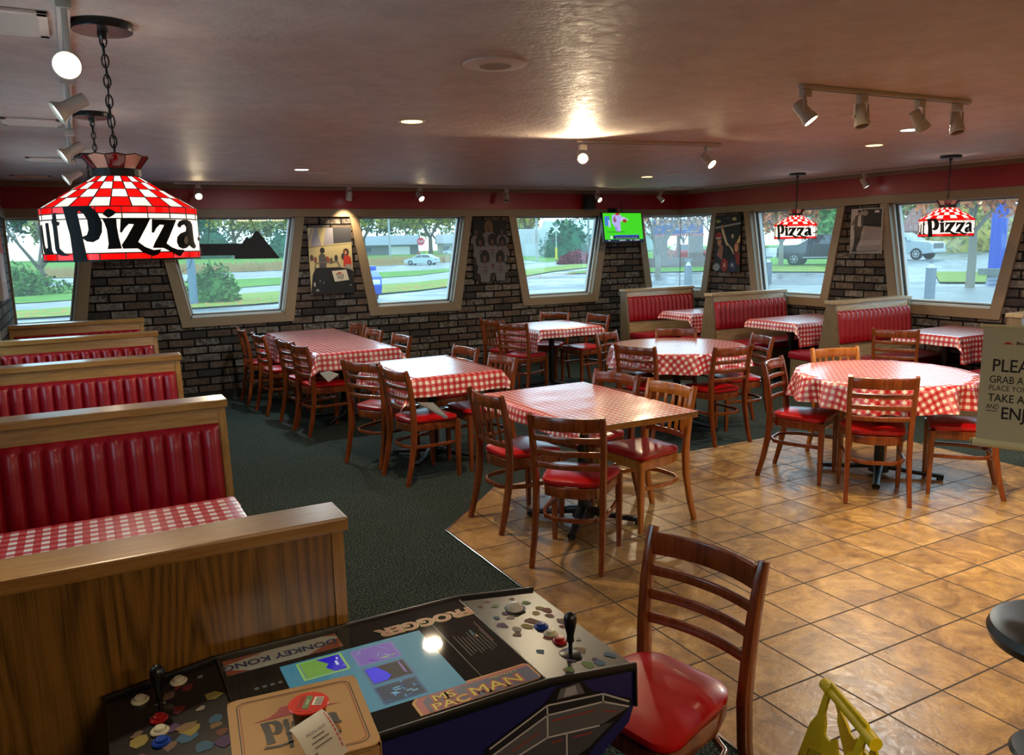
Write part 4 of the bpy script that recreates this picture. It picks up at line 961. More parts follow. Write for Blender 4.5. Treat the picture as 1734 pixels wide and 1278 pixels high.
# pizza box, dip cup and receipt on the arcade table
g = G(); card = C('#a07a48', .7); W2 = .125
bx = thing('pizza_box', 'brown cardboard takeaway box with red roof emblem lying on the arcade glass', 'box', (.293, 1.43, .784), R(-6))
g.b2((-W2, -W2, 0), (W2, W2, .034), card, .002); g.build('tray', parent=bx, smooth=False)
g = G(); r_ = .02; out = []
for sx_, sy_ in ((1, 1), (-1, 1), (-1, -1), (1, -1)):
    a0 = {(1, 1): 0, (-1, 1): 90, (-1, -1): 180, (1, -1): 270}[(sx_, sy_)]
    for a in (0, 30, 60, 90): out.append((sx_*(W2+.004-r_)+r_*math.cos(R(a0+a)), sy_*(W2+.004-r_)+r_*math.sin(R(a0+a))))
g.prism(out, .040, .043, card, 'XY'); g.b2((-W2-.003, -W2, .012), (-W2-.001, W2, .042), card); g.b2((W2+.001, -W2, .012), (W2+.003, W2, .042), card); g.b2((-W2, W2+.001, .012), (W2, W2+.003, .042), card)
def rr_outline(h, w_, z, m):
    o1, o2 = [], []
    for sx_, sy_ in ((1, 1), (-1, 1), (-1, -1), (1, -1)):
        a0 = {(1, 1): 0, (-1, 1): 90, (-1, -1): 180, (1, -1): 270}[(sx_, sy_)]
        for a in range(0, 91, 15):
            for o, hh, rr_ in ((o1, h, .02), (o2, h-w_, .02-w_)): o.append((sx_*(h-.02)+rr_*math.cos(R(a0+a)), sy_*(h-.02)+rr_*math.sin(R(a0+a)), z))
    n = len(o1); g.add(o1+o2, [[i, (i+1) % n, n+(i+1) % n, n+i] for i in range(n)], m)
rr_outline(.113, .0022, .0434, C('#1a1613', .6)); rr_outline(.108, .0016, .0434, C('#7a1c14', .6))
ROOF = [(-1, 0), (-.62, .10), (-.46, .24), (-.34, .42), (.30, .42), (.44, .24), (.60, .13), (1, .05)]
g.flat([[(x*.085-.002, .030+y*.085) for x, y in ROOF]], lambda x, y: (x, y, .0436), C('#8a1c1c', .6))
def word(gg, polys, cpolys, fx, m, mc, maxe=None):
    gg.flat([[(a, h) for a, h in q] for q in polys], lambda a, h: fx(a, h, 0), m, maxe); gg.flat(cpolys, lambda a, h: fx(a, h, 1), mc, maxe)
word(g, PIZ, PIZC, lambda a, h, k: (-.075+(a+.75)*.079, -.048+h*.072, .0438+.0003*k), C('#1c1715', .6), card)
g.flat([[(-.075, -.062), (-.045, -.066), (-.02, -.06), (-.02, -.055), (-.045, -.059), (-.07, -.055)], [(-.03, -.075), (-.022, -.075), (-.022, -.03), (-.03, -.03)], [(.05, -.066), (.066, -.066), (.066, -.060), (.05, -.060)]], lambda x, y: (x, y, .0438), C('#1c1715', .6))
g.build('lid', parent=bx, smooth=False)
g = G(); g.b2((.02, -W2-.006, .002), (.11, -W2-.003, .034), card); g.b2((-.10, -W2-.004, .002), (-.03, -W2-.001, .034), card); g.build('side_flap', parent=bx, smooth=False)
cup = thing('dip_cup', 'small red-foil salsa cup standing on the cardboard box', 'cup', (.306, 1.412, .8275), R(62))
g = G(); g.lathe([(.026, 0), (.029, .003), (.032, .03), (.034, .042)], 32, C('#4a140c', .25)); g.build('cup_body', parent=cup)
g = G(); g.lathe([(.0375, .042), (.0385, .0435), (.037, .045), (.001, .0455)], 40, C('#c02c0c', .28)); g.lathe([(.001, .0456), (.031, .0456)], 32, C('#b8200c', .3), cap=False)
rect(g, -.022, -.004, .022, .008, .0463, C('#4a6a3a', .4)); rect(g, -.010, -.026, .018, -.008, .0463, C('#cfcabb', .5))
for k in range(9): rect(g, -.008+.0027*k, -.025, -.0066+.0027*k-(.0005*(k % 2)), -.012, .0466, C('#151515', .5))
g.text('TOSTITOS', .0105, Matrix.Translation((0, .0105, .0466)), C('#16120e', .5), align='CENTER', sx=.85); g.text('SALSA', .006, Matrix.Translation((0, 0, .0466)), C('#d8d0a0', .5), align='CENTER')
g.build('foil_lid', parent=cup)
g = G(); nv = 10; pv_ = []
for k in range(nv+1):
    f = k/nv; z = .008+.040*math.sin(min(1, f*1.15)*PI/2)-.004*max(0, f-.8)*5*.4; y = -.085+.095*f
    pv_.append((y, z))
vs = []; W3 = .033
for y, z in pv_: vs += [(-W3, y, z-.01), (W3, y, z+.004)]
pm = C('#b8b0a0', .7); g.add(vs, [[2*i, 2*i+1, 2*i+3, 2*i+2] for i in range(nv)], pm); g.add([(v[0], v[1]+.0004, v[2]-.0006) for v in vs], [[2*i+2, 2*i+3, 2*i+1, 2*i] for i in range(nv)], pm)
def on_paper(u, v, d=.0007):
    f = max(0, min(.9999, v))*nv; i = int(f); t = f-i; y = pv_[i][0]*(1-t)+pv_[i+1][0]*t; z = pv_[i][1]*(1-t)+pv_[i+1][1]*t
    return Vector((u*W3, y-d*.7, z-.003+u*.007+d*.8))
def pline(u0, u1, v, h, m): g.add([on_paper(u0, v), on_paper(u1, v), on_paper(u1, v+h), on_paper(u0, v+h)], [[0, 1, 2, 3]], m)
ink = C('#4a4642', .7); pk = C('#b03a44', .7)
def ptext(s_, u, v, sz, m):
    b = len(g.v); g.text(s_, sz, Matrix.Identity(4), m, align='CENTER')
    for i in range(b, len(g.v)): p = g.v[i]; g.v[i] = on_paper(u+p.x/W3, v+p.y/.095)
ptext('PIZZA HUT', 0, .56, .0075, ink)
for k, (a, b_) in enumerate(((-.35, .35), (-.5, .5), (-.45, .55), (-.85, -.4))): pline(a, b_, .48-.085*k, .02, ink)
for k in range(9): pline(.84, .92, .12+.085*k, .055, pk)
g.build('receipt', loc=(.290, 1.352, .8285), rz=R(12)); tag(bpy.data.objects['receipt'], 'curled white paper receipt leaning against the salsa cup', 'receipt')

# ---------------------------------------------------------------- hanging notice at right
bn = thing('notice_banner', 'small cream roll banner reading PLEASE GRAB A MENU, held on a stand at right', 'banner', (2.577, 1.538, 0), math.atan2(-.92, .39))
cream = C('#b2ab8c', .6); rod = C('#c8c49a', .35)
BW = .275
g = G(); g.b2((.006, -.001, 1.045), (BW-.006, .001, 1.428), cream); 
ink = C('#0d0c0c', .6); TX_ = lambda x, z: Matrix.Translation((x, -.0016, z)) @ Matrix.Rotation(PI/2, 4, 'X')
g.flat([[(.078+x*.0185, 1.372+y*.0185) for x, y in ROOF]], lambda x, z: (x, -.0016, z), C('#b0281c', .6))
word(g, PIZ, PIZC, lambda a, h, k: (.100+(a+.75)*.0125, -.0016-.0002*k, 1.371+h*.011), ink, cream)
g.text('Hut', .0135, TX_(.125, 1.3715), ink, sx=.9, off=.0003)
for s_, x, z, sz, sx_, of in (('PLEASE', .037, 1.283, .0585, .83, .0004), ('GRAB A MENU', .033, 1.245, .034, .80, .0001), ('PLACE YOUR ORDER', .033, 1.220, .025, .82, -.0001), ('TAKE A SEAT', .033, 1.183, .0365, .83, .0003), ('AND', .030, 1.158, .023, .72, 0), ('ENJOY', .072, 1.128, .056, .82, .0006)):
    g.text(s_, sz, TX_(x, z), ink, sx=sx_, off=of)
g.flat([[(.030, 1.150), (.062, 1.150), (.062, 1.1525), (.030, 1.1525)]], lambda x, z: (x, -.0016, z), ink)
g.build('printed_sheet', parent=bn, smooth=False)
g = G(); g.tube([(0, 0, 1.43), (BW, 0, 1.43)], .0055, rod, 14); g.tube([(-.004, 0, 1.43), (0.002, 0, 1.43)], .007, rod, 12); g.build('top_rail', parent=bn)
g = G(); g.tube([(0, 0, 1.042), (BW, 0, 1.042)], .013, rod, 18); g.tube([(-.010, 0, 1.042), (-.002, 0, 1.042)], .009, C('#8c8862', .4), 12); g.build('bottom_roller', parent=bn)
g = G(); g.tube([(BW+.06, .01, .02), (BW+.06, .01, 1.46)], .011, M['black'], 12); g.tube([(BW+.06, .01, 1.43), (BW, 0, 1.43)], .005, M['black'], 8); g.tube([(BW+.06, .01, 1.042), (BW, 0, 1.042)], .005, M['black'], 8); g.lathe([(.16, .006), (.15, .018), (.02, .03)], 32, M['black'], (BW+.06, .01, 0)); g.build('stand', parent=bn)

# ---------------------------------------------------------------- black bar stool at the right edge
st = thing('bar_stool', 'round black padded bar stool cut off by the right edge', 'stool', (2.125, .975, -.012))
g = G(); g.lathe([(.16, .690), (.182, .700), (.19, .722), (.182, .742), (.16, .748), (.001, .75)], 48, C('#1d1f22', .38)); g.build('seat', parent=st)
g = G(); g.tube([(0, 0, .02), (0, 0, .70)], .028, M['black'], 16); g.build('column', parent=st)
g = G(); g.lathe([(.2, 0), (.2, .01), (.05, .035), (.03, .05)], 40, M['black']); g.build('floor_plate', parent=st)
g = G(); g.tube([(.10*math.cos(2*PI*i/32), .10*math.sin(2*PI*i/32), .22) for i in range(32)], .009, M['chrome'], 8, closed=True)
for a in (0, 120, 240): g.tube([(0, 0, .22), (.10*math.cos(R(a)), .10*math.sin(R(a)), .22)], .006, M['chrome'], 8)
g.build('footrest', parent=st)

# ---------------------------------------------------------------- folding wet floor sign
yel = C('#e2ca10', .42); yd = C('#b89a06', .5)
wf = thing('wet_floor_sign', 'yellow folding caution sign in the right foreground', 'floor sign', (1.512, 1.147, .006), math.atan2(-.213, -.098)+0)
g = G(); g.tube([(-.122, 0, .603), (.122, 0, .603)], .0135, yel, 14); g.tube([(-.125, 0, .603), (-.085, 0, .603)], .016, yel, 14); g.tube([(.085, 0, .603), (.125, 0, .603)], .016, yel, 14); g.box((0, 0, .622), (.18, .010, .012), yel, .004); g.build('hinge_handle', parent=wf)
def sheet(s_):
    g = G(); lean = .27
    f = lambda x, z, d=0: (x, s_*(.006+(.6-z)*lean+d), z)
    outer = [(-.15, 0), (-.155, .02), (-.118, .50), (-.100, .535), (-.100, .60), (-.078, .60), (-.074, .555), (-.055, .535), (-.048, .515), (-.02, .515), (.0, .535), (.02, .515), (.048, .515), (.055, .535), (.074, .555), (.078, .60), (.100, .60), (.100, .535), (.118, .50), (.155, .02), (.15, 0), (.11, 0), (.09, .04), (-.09, .04), (-.11, 0)]
    n = len(outer); tri = geometry.tessellate_polygon([[Vector((p[0], p[1], 0)) for p in outer]])
    vs = [f(x, z) for x, z in outer]+[f(x, z, .006) for x, z in outer]
    g.add(vs, [[i, (i+1) % n, n+(i+1) % n, n+i] for i in range(n)]+[list(t_) for t_ in tri]+[[n+i for i in t_] for t_ in tri], yel)
    fr = [(-.105, .08), (-.088, .455), (-.03, .475), (.03, .475), (.088, .455), (.105, .08)]
    for a, b in zip(fr, fr[1:]+fr[:1]): g.sweep([f(*a, .007), f(*b, .007)], .006, .004, yel, up=(0, s_, .27))
    o = g.build('sign_panel', parent=wf, smooth=False)
    t_ = G(); red = C('#a81c10', .5); q = math.atan(lean)
    for b_, sz, z in (('CAUTION', .052, .40), ('WET FLOOR', .040, .13)):
        k = len(t_.v); t_.text(b_, sz, Matrix.Identity(4), red, align='CENTER', sx=.78 if b_ == 'CAUTION' else .85, off=.0008)
        for i in range(k, len(t_.v)): p = t_.v[i]; t_.v[i] = Vector(f(-s_*p.x, z+p.y, .0075))
    t_.flat([[(0, .35), (-.07, .21), (.07, .21)]], lambda x, z: f(x, z, .0075), red); t_.flat([[(0, .325), (-.052, .222), (.052, .222)]], lambda x, z: f(x, z, .0078), yel)
    t_.flat([[(-.006, .30), (.006, .30), (.004, .25), (-.004, .25)], [(-.005, .243), (.005, .243), (.005, .234), (-.005, .234)]], lambda x, z: f(x, z, .0082), red)
    t_.build('warning_print', parent=o, smooth=False)
sheet(1); sheet(-1)

# ---------------------------------------------------------------- televisions, loudspeakers, pictures
def tv(cx, cy, cz, label, sport):
    t_ = thing('television', label, 'television', (cx, cy, cz), 0, 'wall televisions')
    t_.rotation_euler = (R(-9), 0, R(4))
    g = G(); g.box((0, .02, 0), (.74, .045, .425), M['black'], .006); g.build('casing', parent=t_)
    g = G(); 
    def rc(x0, z0, x1, z1, c_, e=1.0, d=0): g.add([(x0, -.0035-d, z0), (x1, -.0035-d, z0), (x1, -.0035-d, z1), (x0, -.0035-d, z1)], [[0, 1, 2, 3]], CE(c_, e))
    if sport:
        rc(-.355, -.195, .355, .20, '#3fd020', .9); rc(-.355, -.20, .355, -.172, '#1c3050', .6, .0004)
        rc(-.33, .02, -.24, .155, '#4a8ae0', .7, .0004); rc(-.27, .0, -.23, .1, '#b8d8f0', .7, .0006)
        pg = lambda p, c_, d: g.flat([p], lambda x, z: (x, -.0035-d, z), CE(c_, .8))
        pg([(-.20, .06), (-.19, .17), (-.11, .19), (-.02, .17), (.0, .10), (-.05, .07), (-.05, -.04), (-.07, -.06), (-.13, -.06), (-.15, .0)], '#b8b0f0', .0008)
        pg([(-.14, .17), (-.11, .20), (-.05, .20), (-.06, .17)], '#c03030', .001)
        pg([(.035+.04*math.cos(q*.7), .09+.028*math.sin(q*.7)) for q in range(9)], '#a03828', .001)
        pg([(-.04, .13), (.02, .15), (.10, .11), (.11, .095), (.06, .10), (-.03, .08)], '#c8c0f0', .0009); pg([(-.16, -.01), (-.12, -.06), (-.10, -.06), (-.12, .02)], '#9c92dc', .0009)
        rc(-.30, -.07, .02, -.062, '#206010', .6, .0006); rc(-.18, -.135, .28, -.11, '#4060c0', .8, .0006); rc(-.20, -.165, .28, -.12, '#101850', .6, .0006)
        g.lathe([(.0005, 0), (.02, 0)], 16, CE('#d8d8e8', 1), cap=False)
        for i in range(len(g.v)-32, len(g.v)): p = g.v[i]; g.v[i] = Vector((p.x-.235, -.0045, p.y-.143))
        for k in range(6): rc(-.16+.07*k, -.155, -.10+.07*k, -.145, '#9098c0', .7, .001)
        b = len(g.v); g.text('6', .11, Matrix.Identity(4), CE('#801828', .8), align='CENTER', off=.003)
        for i in range(b, len(g.v)): p = g.v[i]; g.v[i] = Vector((p.x-.145, -.0052, p.y+.075))
        for k, (a, b_) in enumerate(((-.3, -.26), (-.1, .02), (.1, .14), (.18, .28))): rc(a, -.192, b_, -.18, '#c8c8d0', .7, .0006)
    else:
        rc(-.355, -.20, .355, .20, '#2060c0', .7)
        for k in range(5): rc(-.30+.13*k, .05, -.21+.13*k, .17, ['#80b8f0', '#d0e0f8'][k % 2], .7, .0004); rc(-.30+.13*k, -.15, -.21+.13*k, -.02, '#103890', .6, .0004)
        rc(.30, -.18, .345, .18, '#a8c8f8', .8, .0006)
    g.build('screen', parent=t_, smooth=False)
    g = G(); g.box((.02, .09, .10), (.12, .10, .12), M['black'], .004); g.sweep([(.0, .1, .12), (.0, .16, .30)], .035, .02, M['black'], up=(1, 0, 0)); g.box((0, .2, .24), (.16, .02, .14), M['black'], .003)
    g.tube([(.09, .1, .12), (.14, .15, .2), (.13, .14, .30), (.16, .17, .34), (.15, .18, .40)], .006, M['blackm'], 8); g.build('wall_bracket', parent=t_)
tv(6.90, 9.36, 1.905, 'television showing a football game beside the corner window', True)
tv(.815, 9.36, 1.91, 'television with a blue picture, mostly hidden behind the nearest pendant lamp', False)
def ls(x, z, label):
    t_ = thing('wall_loudspeaker', label, 'loudspeaker', (x, 9.50, z), 0, 'small wall loudspeakers')
    g = G(); g.box((0, 0, 0), (.15, .12, .20), M['blackm'], .02); g.build('speaker_box', parent=t_)
    g = G(); g.box((0, .08, .06), (.05, .09, .05), M['black']); g.build('mounting_arm', parent=t_)
    g = G(); g.box((0, -.062, 0), (.12, .006, .17), C('#16161a', .9), .003); g.build('grille', parent=t_)
ls(6.42, 2.26, 'small black loudspeaker above the football television'); ls(.86, 2.26, 'black loudspeaker at the ceiling line above the left lamp')
def picture(name, label, w, h, fn, place, rz, group='pictures on the brick piers'):
    t_ = thing(name, label, 'picture', place, rz, group)
    g = G(); g.b2((-w/2, 0, 0), (w/2, .028, h), C('#d0ccc0', .6) if 'framed' in label or 'narrow' in label else C('#141414', .6)); g.build('canvas', parent=t_, smooth=False)
    g = G(); lvl = [0]
    def poly(p, c_, r_=.75): lvl[0] += 1; g.flat([[(x*w-w/2, z*h) for x, z in p]], lambda x, z, d=lvl[0]*.00012: (x, -.0006-d, z), C(c_, r_))
    def ell(x, z, rx, rz_, c_): poly([(x+rx*math.cos(2*PI*i/14), z+rz_*math.sin(2*PI*i/14)) for i in range(14)], c_)
    def txt(s_, x, z, sz, c_, sx_=1):
        lvl[0] += 1; b = len(g.v); g.text(s_, sz, Matrix.Identity(4), C(c_, .45), align='CENTER', sx=sx_, off=.0004)
        for i in range(b, len(g.v)): p = g.v[i]; g.v[i] = Vector((x*w-w/2+p.x, -.0006-lvl[0]*.00012, z*h+p.y))
    fn(poly, ell, txt); g.build('printed_image', parent=t_, smooth=False)
def roofp(x, z, s_, asp=1.0): return [(x+a*s_, z+b*s_*asp) for a, b in ROOF]
def art1(P, E_, T):
    P([(0, 0), (1, 0), (1, 1), (0, 1)], '#b8a878'); P([(0, .74), (.12, 1), (.08, 1), (0, .85)], '#8e8a88'); P([(.05, .72), (.14, 1), (.22, 1), (.30, .73)], '#8c8890'); P([(.34, .74), (.42, 1), (.58, 1), (.58, .76)], '#8c8890')
    P([(.58, .76), (1, .78), (1, 1), (.58, 1)], '#35353a'); P([(0, .70), (1, .75), (1, .76), (0, .72)], '#8a7c58')
    for x, z, c_ in ((.06, .55, '#4a3a3a'), (.14, .52, '#7a4a3a'), (.42, .52, '#8a3a2a'), (.5, .5, '#5a4a3a'), (.62, .54, '#2c2a28'), (.78, .56, '#2c2a28')): E_(x, z, .04, .05, c_)
    P([(.22, .40), (.22, .58), (.28, .62), (.36, .60), (.40, .52), (.38, .40)], '#4a4644'); E_(.31, .66, .055, .045, '#17140f')
    P([(.78, .42), (.80, .56), (.88, .60), (.97, .54), (.98, .42), (.9, .36)], '#b02c1c'); E_(.86, .63, .07, .055, '#3a2018'); E_(.85, .62, .03, .03, '#b07850')
    P([(.84, .36), (.82, .44), (.97, .44), (.99, .34)], '#8a8478')
    P([(0, .02), (.06, .30), (.14, .40), (.70, .40), (.90, .37), (1, .34), (1, 0), (.03, 0)], '#0e0e12'); P([(.10, .38), (.14, .48), (.66, .50), (.72, .39), (.69, .39), (.64, .48), (.16, .465), (.13, .38)], '#6a6258')
    E_(.09, .15, .02, .035, '#a8a49c'); E_(.22, .2, .02, .02, '#5a5a60'); E_(.30, .17, .018, .02, '#5a5a60'); E_(.15, .06, .04, .02, '#7c7c80'); E_(.93, .12, .02, .012, '#8a8a90')
    P([(.50, .345), (.84, .36), (.90, .20), (.56, .18)], '#c8c0a8'); P(roofp(.68, .30, .09, .65), '#a8301c'); T('Pizza', .69, .255, .062, '#1a1512', .8); T('Hut', .70, .215, .055, '#1a1512', .9)
def art2(P, E_, T):
    P([(0, 0), (1, 0), (1, 1), (0, 1)], '#050505')
    def girl(x, z, s_, hair, shorts=False):
        E_(x, z+.09*s_, .135*s_, .13*s_, hair)
        if shorts: P([(x-.12*s_, z-.30*s_), (x+.12*s_, z-.30*s_), (x+.14*s_, z-.46*s_), (x-.14*s_, z-.46*s_)], '#4a0e10')
        P([(x-.20*s_, z-.16*s_), (x-.16*s_, z-.16*s_), (x-.19*s_, z-.30*s_), (x-.23*s_, z-.29*s_)], '#3a2620'); P([(x+.20*s_, z-.16*s_), (x+.16*s_, z-.16*s_), (x+.19*s_, z-.30*s_), (x+.23*s_, z-.29*s_)], '#3a2620')
        P([(x-.20*s_, z-.04*s_), (x-.09*s_, z+.015*s_), (x+.09*s_, z+.015*s_), (x+.20*s_, z-.04*s_), (x+.23*s_, z-.16*s_), (x+.15*s_, z-.17*s_), (x+.13*s_, z-.31*s_), (x-.13*s_, z-.31*s_), (x-.15*s_, z-.17*s_), (x-.23*s_, z-.16*s_)], '#5c585a')
        E_(x, z+.02*s_, .05*s_, .025*s_, '#4a1014'); E_(x-.01*s_, z+.085*s_, .048*s_, .062*s_, '#4c352c'); E_(x, z+.15*s_, .07*s_, .035*s_, hair)
        P(roofp(x, z-.08*s_, .07*s_, .8), '#521014'); T('Pizza', x, z-.135*s_, .040*s_, '#0a0808', .9); T('Hut', x, z-.18*s_, .040*s_, '#0a0808', .9)
    for x, z, s_, hr, sh in ((.10, .74, .8, '#120d0b', False), (.46, .80, .95, '#5a4428', True), (.86, .74, .8, '#0e0a09', False), (.20, .55, 1.0, '#0c0908', False), (.56, .56, 1.0, '#0c0908', True), (.86, .55, .85, '#0a0807', False), (.32, .27, 1.05, '#0c0908', False), (.78, .27, 1.0, '#0c0908', False)): girl(x, z, s_, hr, sh)
def art3(P, E_, T):
    P([(0, 0), (1, 0), (1, 1), (0, 1)], '#17181a'); P([(0, .80), (1, .87), (1, .84), (0, .765)], '#8c8c88'); E_(.12, .90, .10, .03, '#7a8a4a'); E_(.75, .93, .09, .03, '#a89c70'); E_(.5, .95, .12, .02, '#343a36')
    P([(.24, .77), (.30, .80), (.34, .74), (.50, .52), (.72, .40), (.78, .30), (.66, .30), (.46, .46), (.28, .68)], '#b8a888'); E_(.28, .80, .05, .035, '#a87050')
    E_(.16, .58, .15, .09, '#3a241c'); P([(0, .60), (.05, .68), (.16, .71), (.26, .68), (.28, .62), (.14, .58)], '#8c1c1c'); P([(.02, .58), (.26, .60), (.27, .62), (.03, .61)], '#a8a090'); E_(.18, .52, .08, .07, '#a87858')
    E_(.88, .47, .12, .09, '#2c1a14'); E_(.86, .43, .08, .08, '#b07c58'); E_(.70, .63, .05, .04, '#a89c88'); P([(.86, .52), (1, .66), (1, .54), (.94, .50)], '#b8a060')
    P([(.30, .30), (.36, .48), (.56, .46), (.80, .28), (.84, .1), (.3, .1)], '#141416'); P([(.80, .36), (1, .34), (1, .12), (.86, .14)], '#6a1a18'); P([(.08, .30), (.22, .50), (.34, .46), (.3, .2)], '#8a5a4a')
    E_(.40, .12, .14, .12, '#7a241c'); E_(.72, .11, .17, .12, '#1c2444'); E_(.08, .08, .14, .07, '#7c8488'); P([(.36, .08), (.39, .16), (.42, .16), (.44, .08), (.42, .08), (.40, .12), (.385, .08)], '#b8a898'); P([(.64, .08), (.67, .17), (.70, .12), (.74, .17), (.78, .08), (.75, .08), (.73, .12), (.70, .08), (.67, .12)], '#8c90a8')
def art4(P, E_, T):
    P([(0, 0), (1, 0), (1, 1), (0, 1)], '#a8a29c'); P([(0, 0), (1, 0), (1, .20), (0, .16)], '#8c8680'); P([(.35, .62), (.98, .55), (.98, .98), (.35, .98)], '#24221f'); P([(.38, .30), (.98, .30), (.98, .58), (.42, .62)], '#98908c')
    P([(.76, .90), (.90, .90), (.90, .95), (.76, .95)], '#c8c4bc'); E_(.45, .90, .10, .06, '#8a847c')
    P([(.10, .54), (.14, .84), (.24, .88), (.40, .82), (.42, .60), (.38, .50)], '#4c4640'); P([(.22, .62), (.24, .86), (.32, .84), (.34, .60)], '#b8b4ac'); E_(.27, .91, .055, .055, '#8a7464'); E_(.27, .945, .06, .03, '#24201c')
    P([(.12, .54), (.38, .54), (.34, .32), (.20, .08), (.10, .08), (.14, .3)], '#3a3632'); P([(.08, .05), (.24, .05), (.24, .09), (.08, .09)], '#14120f'); P([(.03, .66), (.14, .82), (.16, .76), (.08, .62)], '#5c544c')
    P([(.05, .01), (.9, .06), (.9, .09), (.05, .04)], '#6c6660')
picture('poster', 'colour photo poster of people on a black open car, leftmost brick pier poster', .53, .79, art1, (2.715, YB-.04, 1.155), 0)
picture('poster', 'dark photo poster of eight girls in white emblem T-shirts', .50, .77, art2, (4.89, YB-.04, 1.25), 0)
picture('poster', 'dark colour poster with a raised arm and red cap beside the corner window', .50, .79, art3, (XR-.04, 8.56, 1.25), R(-90))
picture('framed_picture', 'framed pale black and white picture of a standing man between the two lamp windows', .42, .52, art4, (XR-.04, 6.30, 1.51), R(-90))
picture('poster', 'narrow pale poster edge-on on the left wall at the frame edge', .55, .78, lambda P, E_, T: (P([(0, 0), (1, 0), (1, 1), (0, 1)], '#b8aeb0'), P([(.0, .55), (1, .5), (1, 1), (0, 1)], '#c05040'), P([(.3, .2), (.7, .2), (.6, .5), (.4, .5)], '#d8d0cc')), (XL+.04, 8.35, 1.32), R(90))
# silhouetted window sign seen from behind
ws = thing('window_sign', 'black back of an arrow-like sign hanging on wires in the first back window', 'sign', (0, 9.58, 0))
WSP = [(1.198, 1.781), (1.687, 1.778), (1.738, 1.844), (1.783, 1.83), (1.845, 1.915), (1.87, 1.915), (2.095, 1.605), (2.09, 1.597), (1.596, 1.604), (1.593, 1.646), (1.187, 1.65)]
g = G(); g.prism(WSP, -.015, .015, M['blackm'], 'XZ'); g.build('sign_body', parent=ws, smooth=False)
g = G(); g.tube([(1.32, 0, 1.79), (1.36, 0, 2.07)], .002, M['blackm'], 5); g.tube([(1.86, 0, 1.90), (1.80, 0, 2.07)], .002, M['blackm'], 5); g.build('hanging_wire', parent=ws)
g = G(); g.tube([(1.14, .01, 1.63), (1.10, .0, 1.52), (1.0, -.02, 1.47), (.96, -.06, 1.62)], .003, M['blackm'], 5); g.build('cord', parent=ws)
g = G(); g.box((1.215, -.02, 1.705), (.045, .012, .075), C('#6a6258', .7)); g.build('transformer_box', parent=ws)

# ---------------------------------------------------------------- outdoors
def gz(Y):
    t = min(max((Y-40)/65, 0), 1); return -.15-.95*t*t*(3-2*t)
m = mat('wet_asphalt', '#5c6266', .3, spec=.3); t = NT(m); v = t.coords((1, 1, 1))
f = t.noise(v, .35, 5, .6, .6); f2 = t.noise(v, 30, 2, .6)
r = t.ramp([(.38, '#3c4246'), (.6, '#565d60')]); t.l(f, r.inputs[0]); t.base(t.mix(t.math('MULTIPLY', f2, .3), r.outputs[0], '#3c4246'))
rr = t.ramp([(.42, (.22,)*3+(1,)), (.62, (.6,)*3+(1,))]); t.l(f, rr.inputs[0]); t.l(rr.outputs[0], t.b.inputs['Roughness']); t.bump(f2, .15, .01); M['asphalt'] = m
m = mat('wet_concrete', '#6e7270', .5, spec=.25); t = NT(m); v = t.coords(); f = t.noise(v, .8, 4); r = t.ramp([(.35, '#626868'), (.65, '#7a7c78')]); t.l(f, r.inputs[0]); t.base(r.outputs[0]); M['concrete'] = m
def grass_mat(name, a, b, c, s1=.7):
    m = mat(name, a, .9, spec=.1); t = NT(m); v = t.coords(); f = t.noise(v, s1, 5, .6); f2 = t.noise(v, 14, 3, .7)
    r = t.ramp([(.36, a), (.55, b), (.75, c)]); t.l(t.math('ADD', t.math('MULTIPLY', f, .6), t.math('MULTIPLY', f2, .4)), r.inputs[0]); t.base(r.outputs[0]); t.bump(f2, .6, .05); M[name] = m
grass_mat('lawn', '#466a2a', '#5c8436', '#7c8a48'); grass_mat('leafy_lawn', '#5a7a32', '#7e8a42', '#a07a4a', 1.4); grass_mat('dry_reeds', '#8a7650', '#a48e66', '#75683e', .5)
def ground(name, polys, mt, off, maxe=5.0):
    g = G(); g.flat(polys, lambda x, y: (x, y, gz(y)+off), M[mt], maxe); return g.build(name, smooth=True)
g = G(); nx, ny = 40, 60; xs = [-90+i*7.5 for i in range(nx+1)]; ys = [-25+i*5.5 for i in range(ny+1)]
vs = [(x, y, gz(y)) for y in ys for x in xs]; fs = []
for j in range(ny):
    for i in range(nx):
        if xs[i] >= XL-8 and xs[i+1] <= XR+2 and ys[j+1] <= YB: continue
        fs.append([j*(nx+1)+i, j*(nx+1)+i+1, (j+1)*(nx+1)+i+1, (j+1)*(nx+1)+i])
g.add(vs, fs, M['asphalt']); gnd = struct(g.build('ground')); 
L0 = [(-40, 26), (-1, 26.3), (5, 27), (12, 30), (19, 35.5), (26, 42.5), (33, 48), (45, 57)]
L1 = [(-40, 29.6), (-1.2, 30), (6, 33.7), (14.5, 36.5), (22, 43), (32, 52.7), (42, 64), (55, 80)]
L2 = [(-40, 33.5), (-1.4, 34), (7.9, 39.5), (17.8, 44.5), (34, 64), (56, 92)]
L3 = [(-60, 50), (10, 51), (23, 57), (50, 85), (75, 122)]
L4 = [(-80, 97), (19, 97), (42, 106), (60, 130), (80, 160)]
S_ = lambda o: struct(o)
S_(ground('ground_verge', [L0+L1[::-1]], 'leafy_lawn', .05)); S_(ground('ground_path', [L1+L2[::-1]], 'concrete', .03)); S_(ground('ground_grass', [L2+L3[::-1]], 'lawn', .06))
S_(ground('ground_reed_bed', [L4+[(70, 150), (54, 122), (28, 114), (-80, 112)]], 'dry_reeds', .06)); S_(ground('ground_lawn', [[(-90, 112), (28, 114), (54, 122), (72, 150), (200, 150), (200, 300), (-90, 300)]], 'lawn', .09, 12))
S_(ground('ground_walk', [[(XR+1.2, 2), (XR+1.2, 13), (14, 16), (19, 27), (23.9, 21.4), (26.5, 17.2), (30, 11), (30, 2)]], 'concrete', .04))
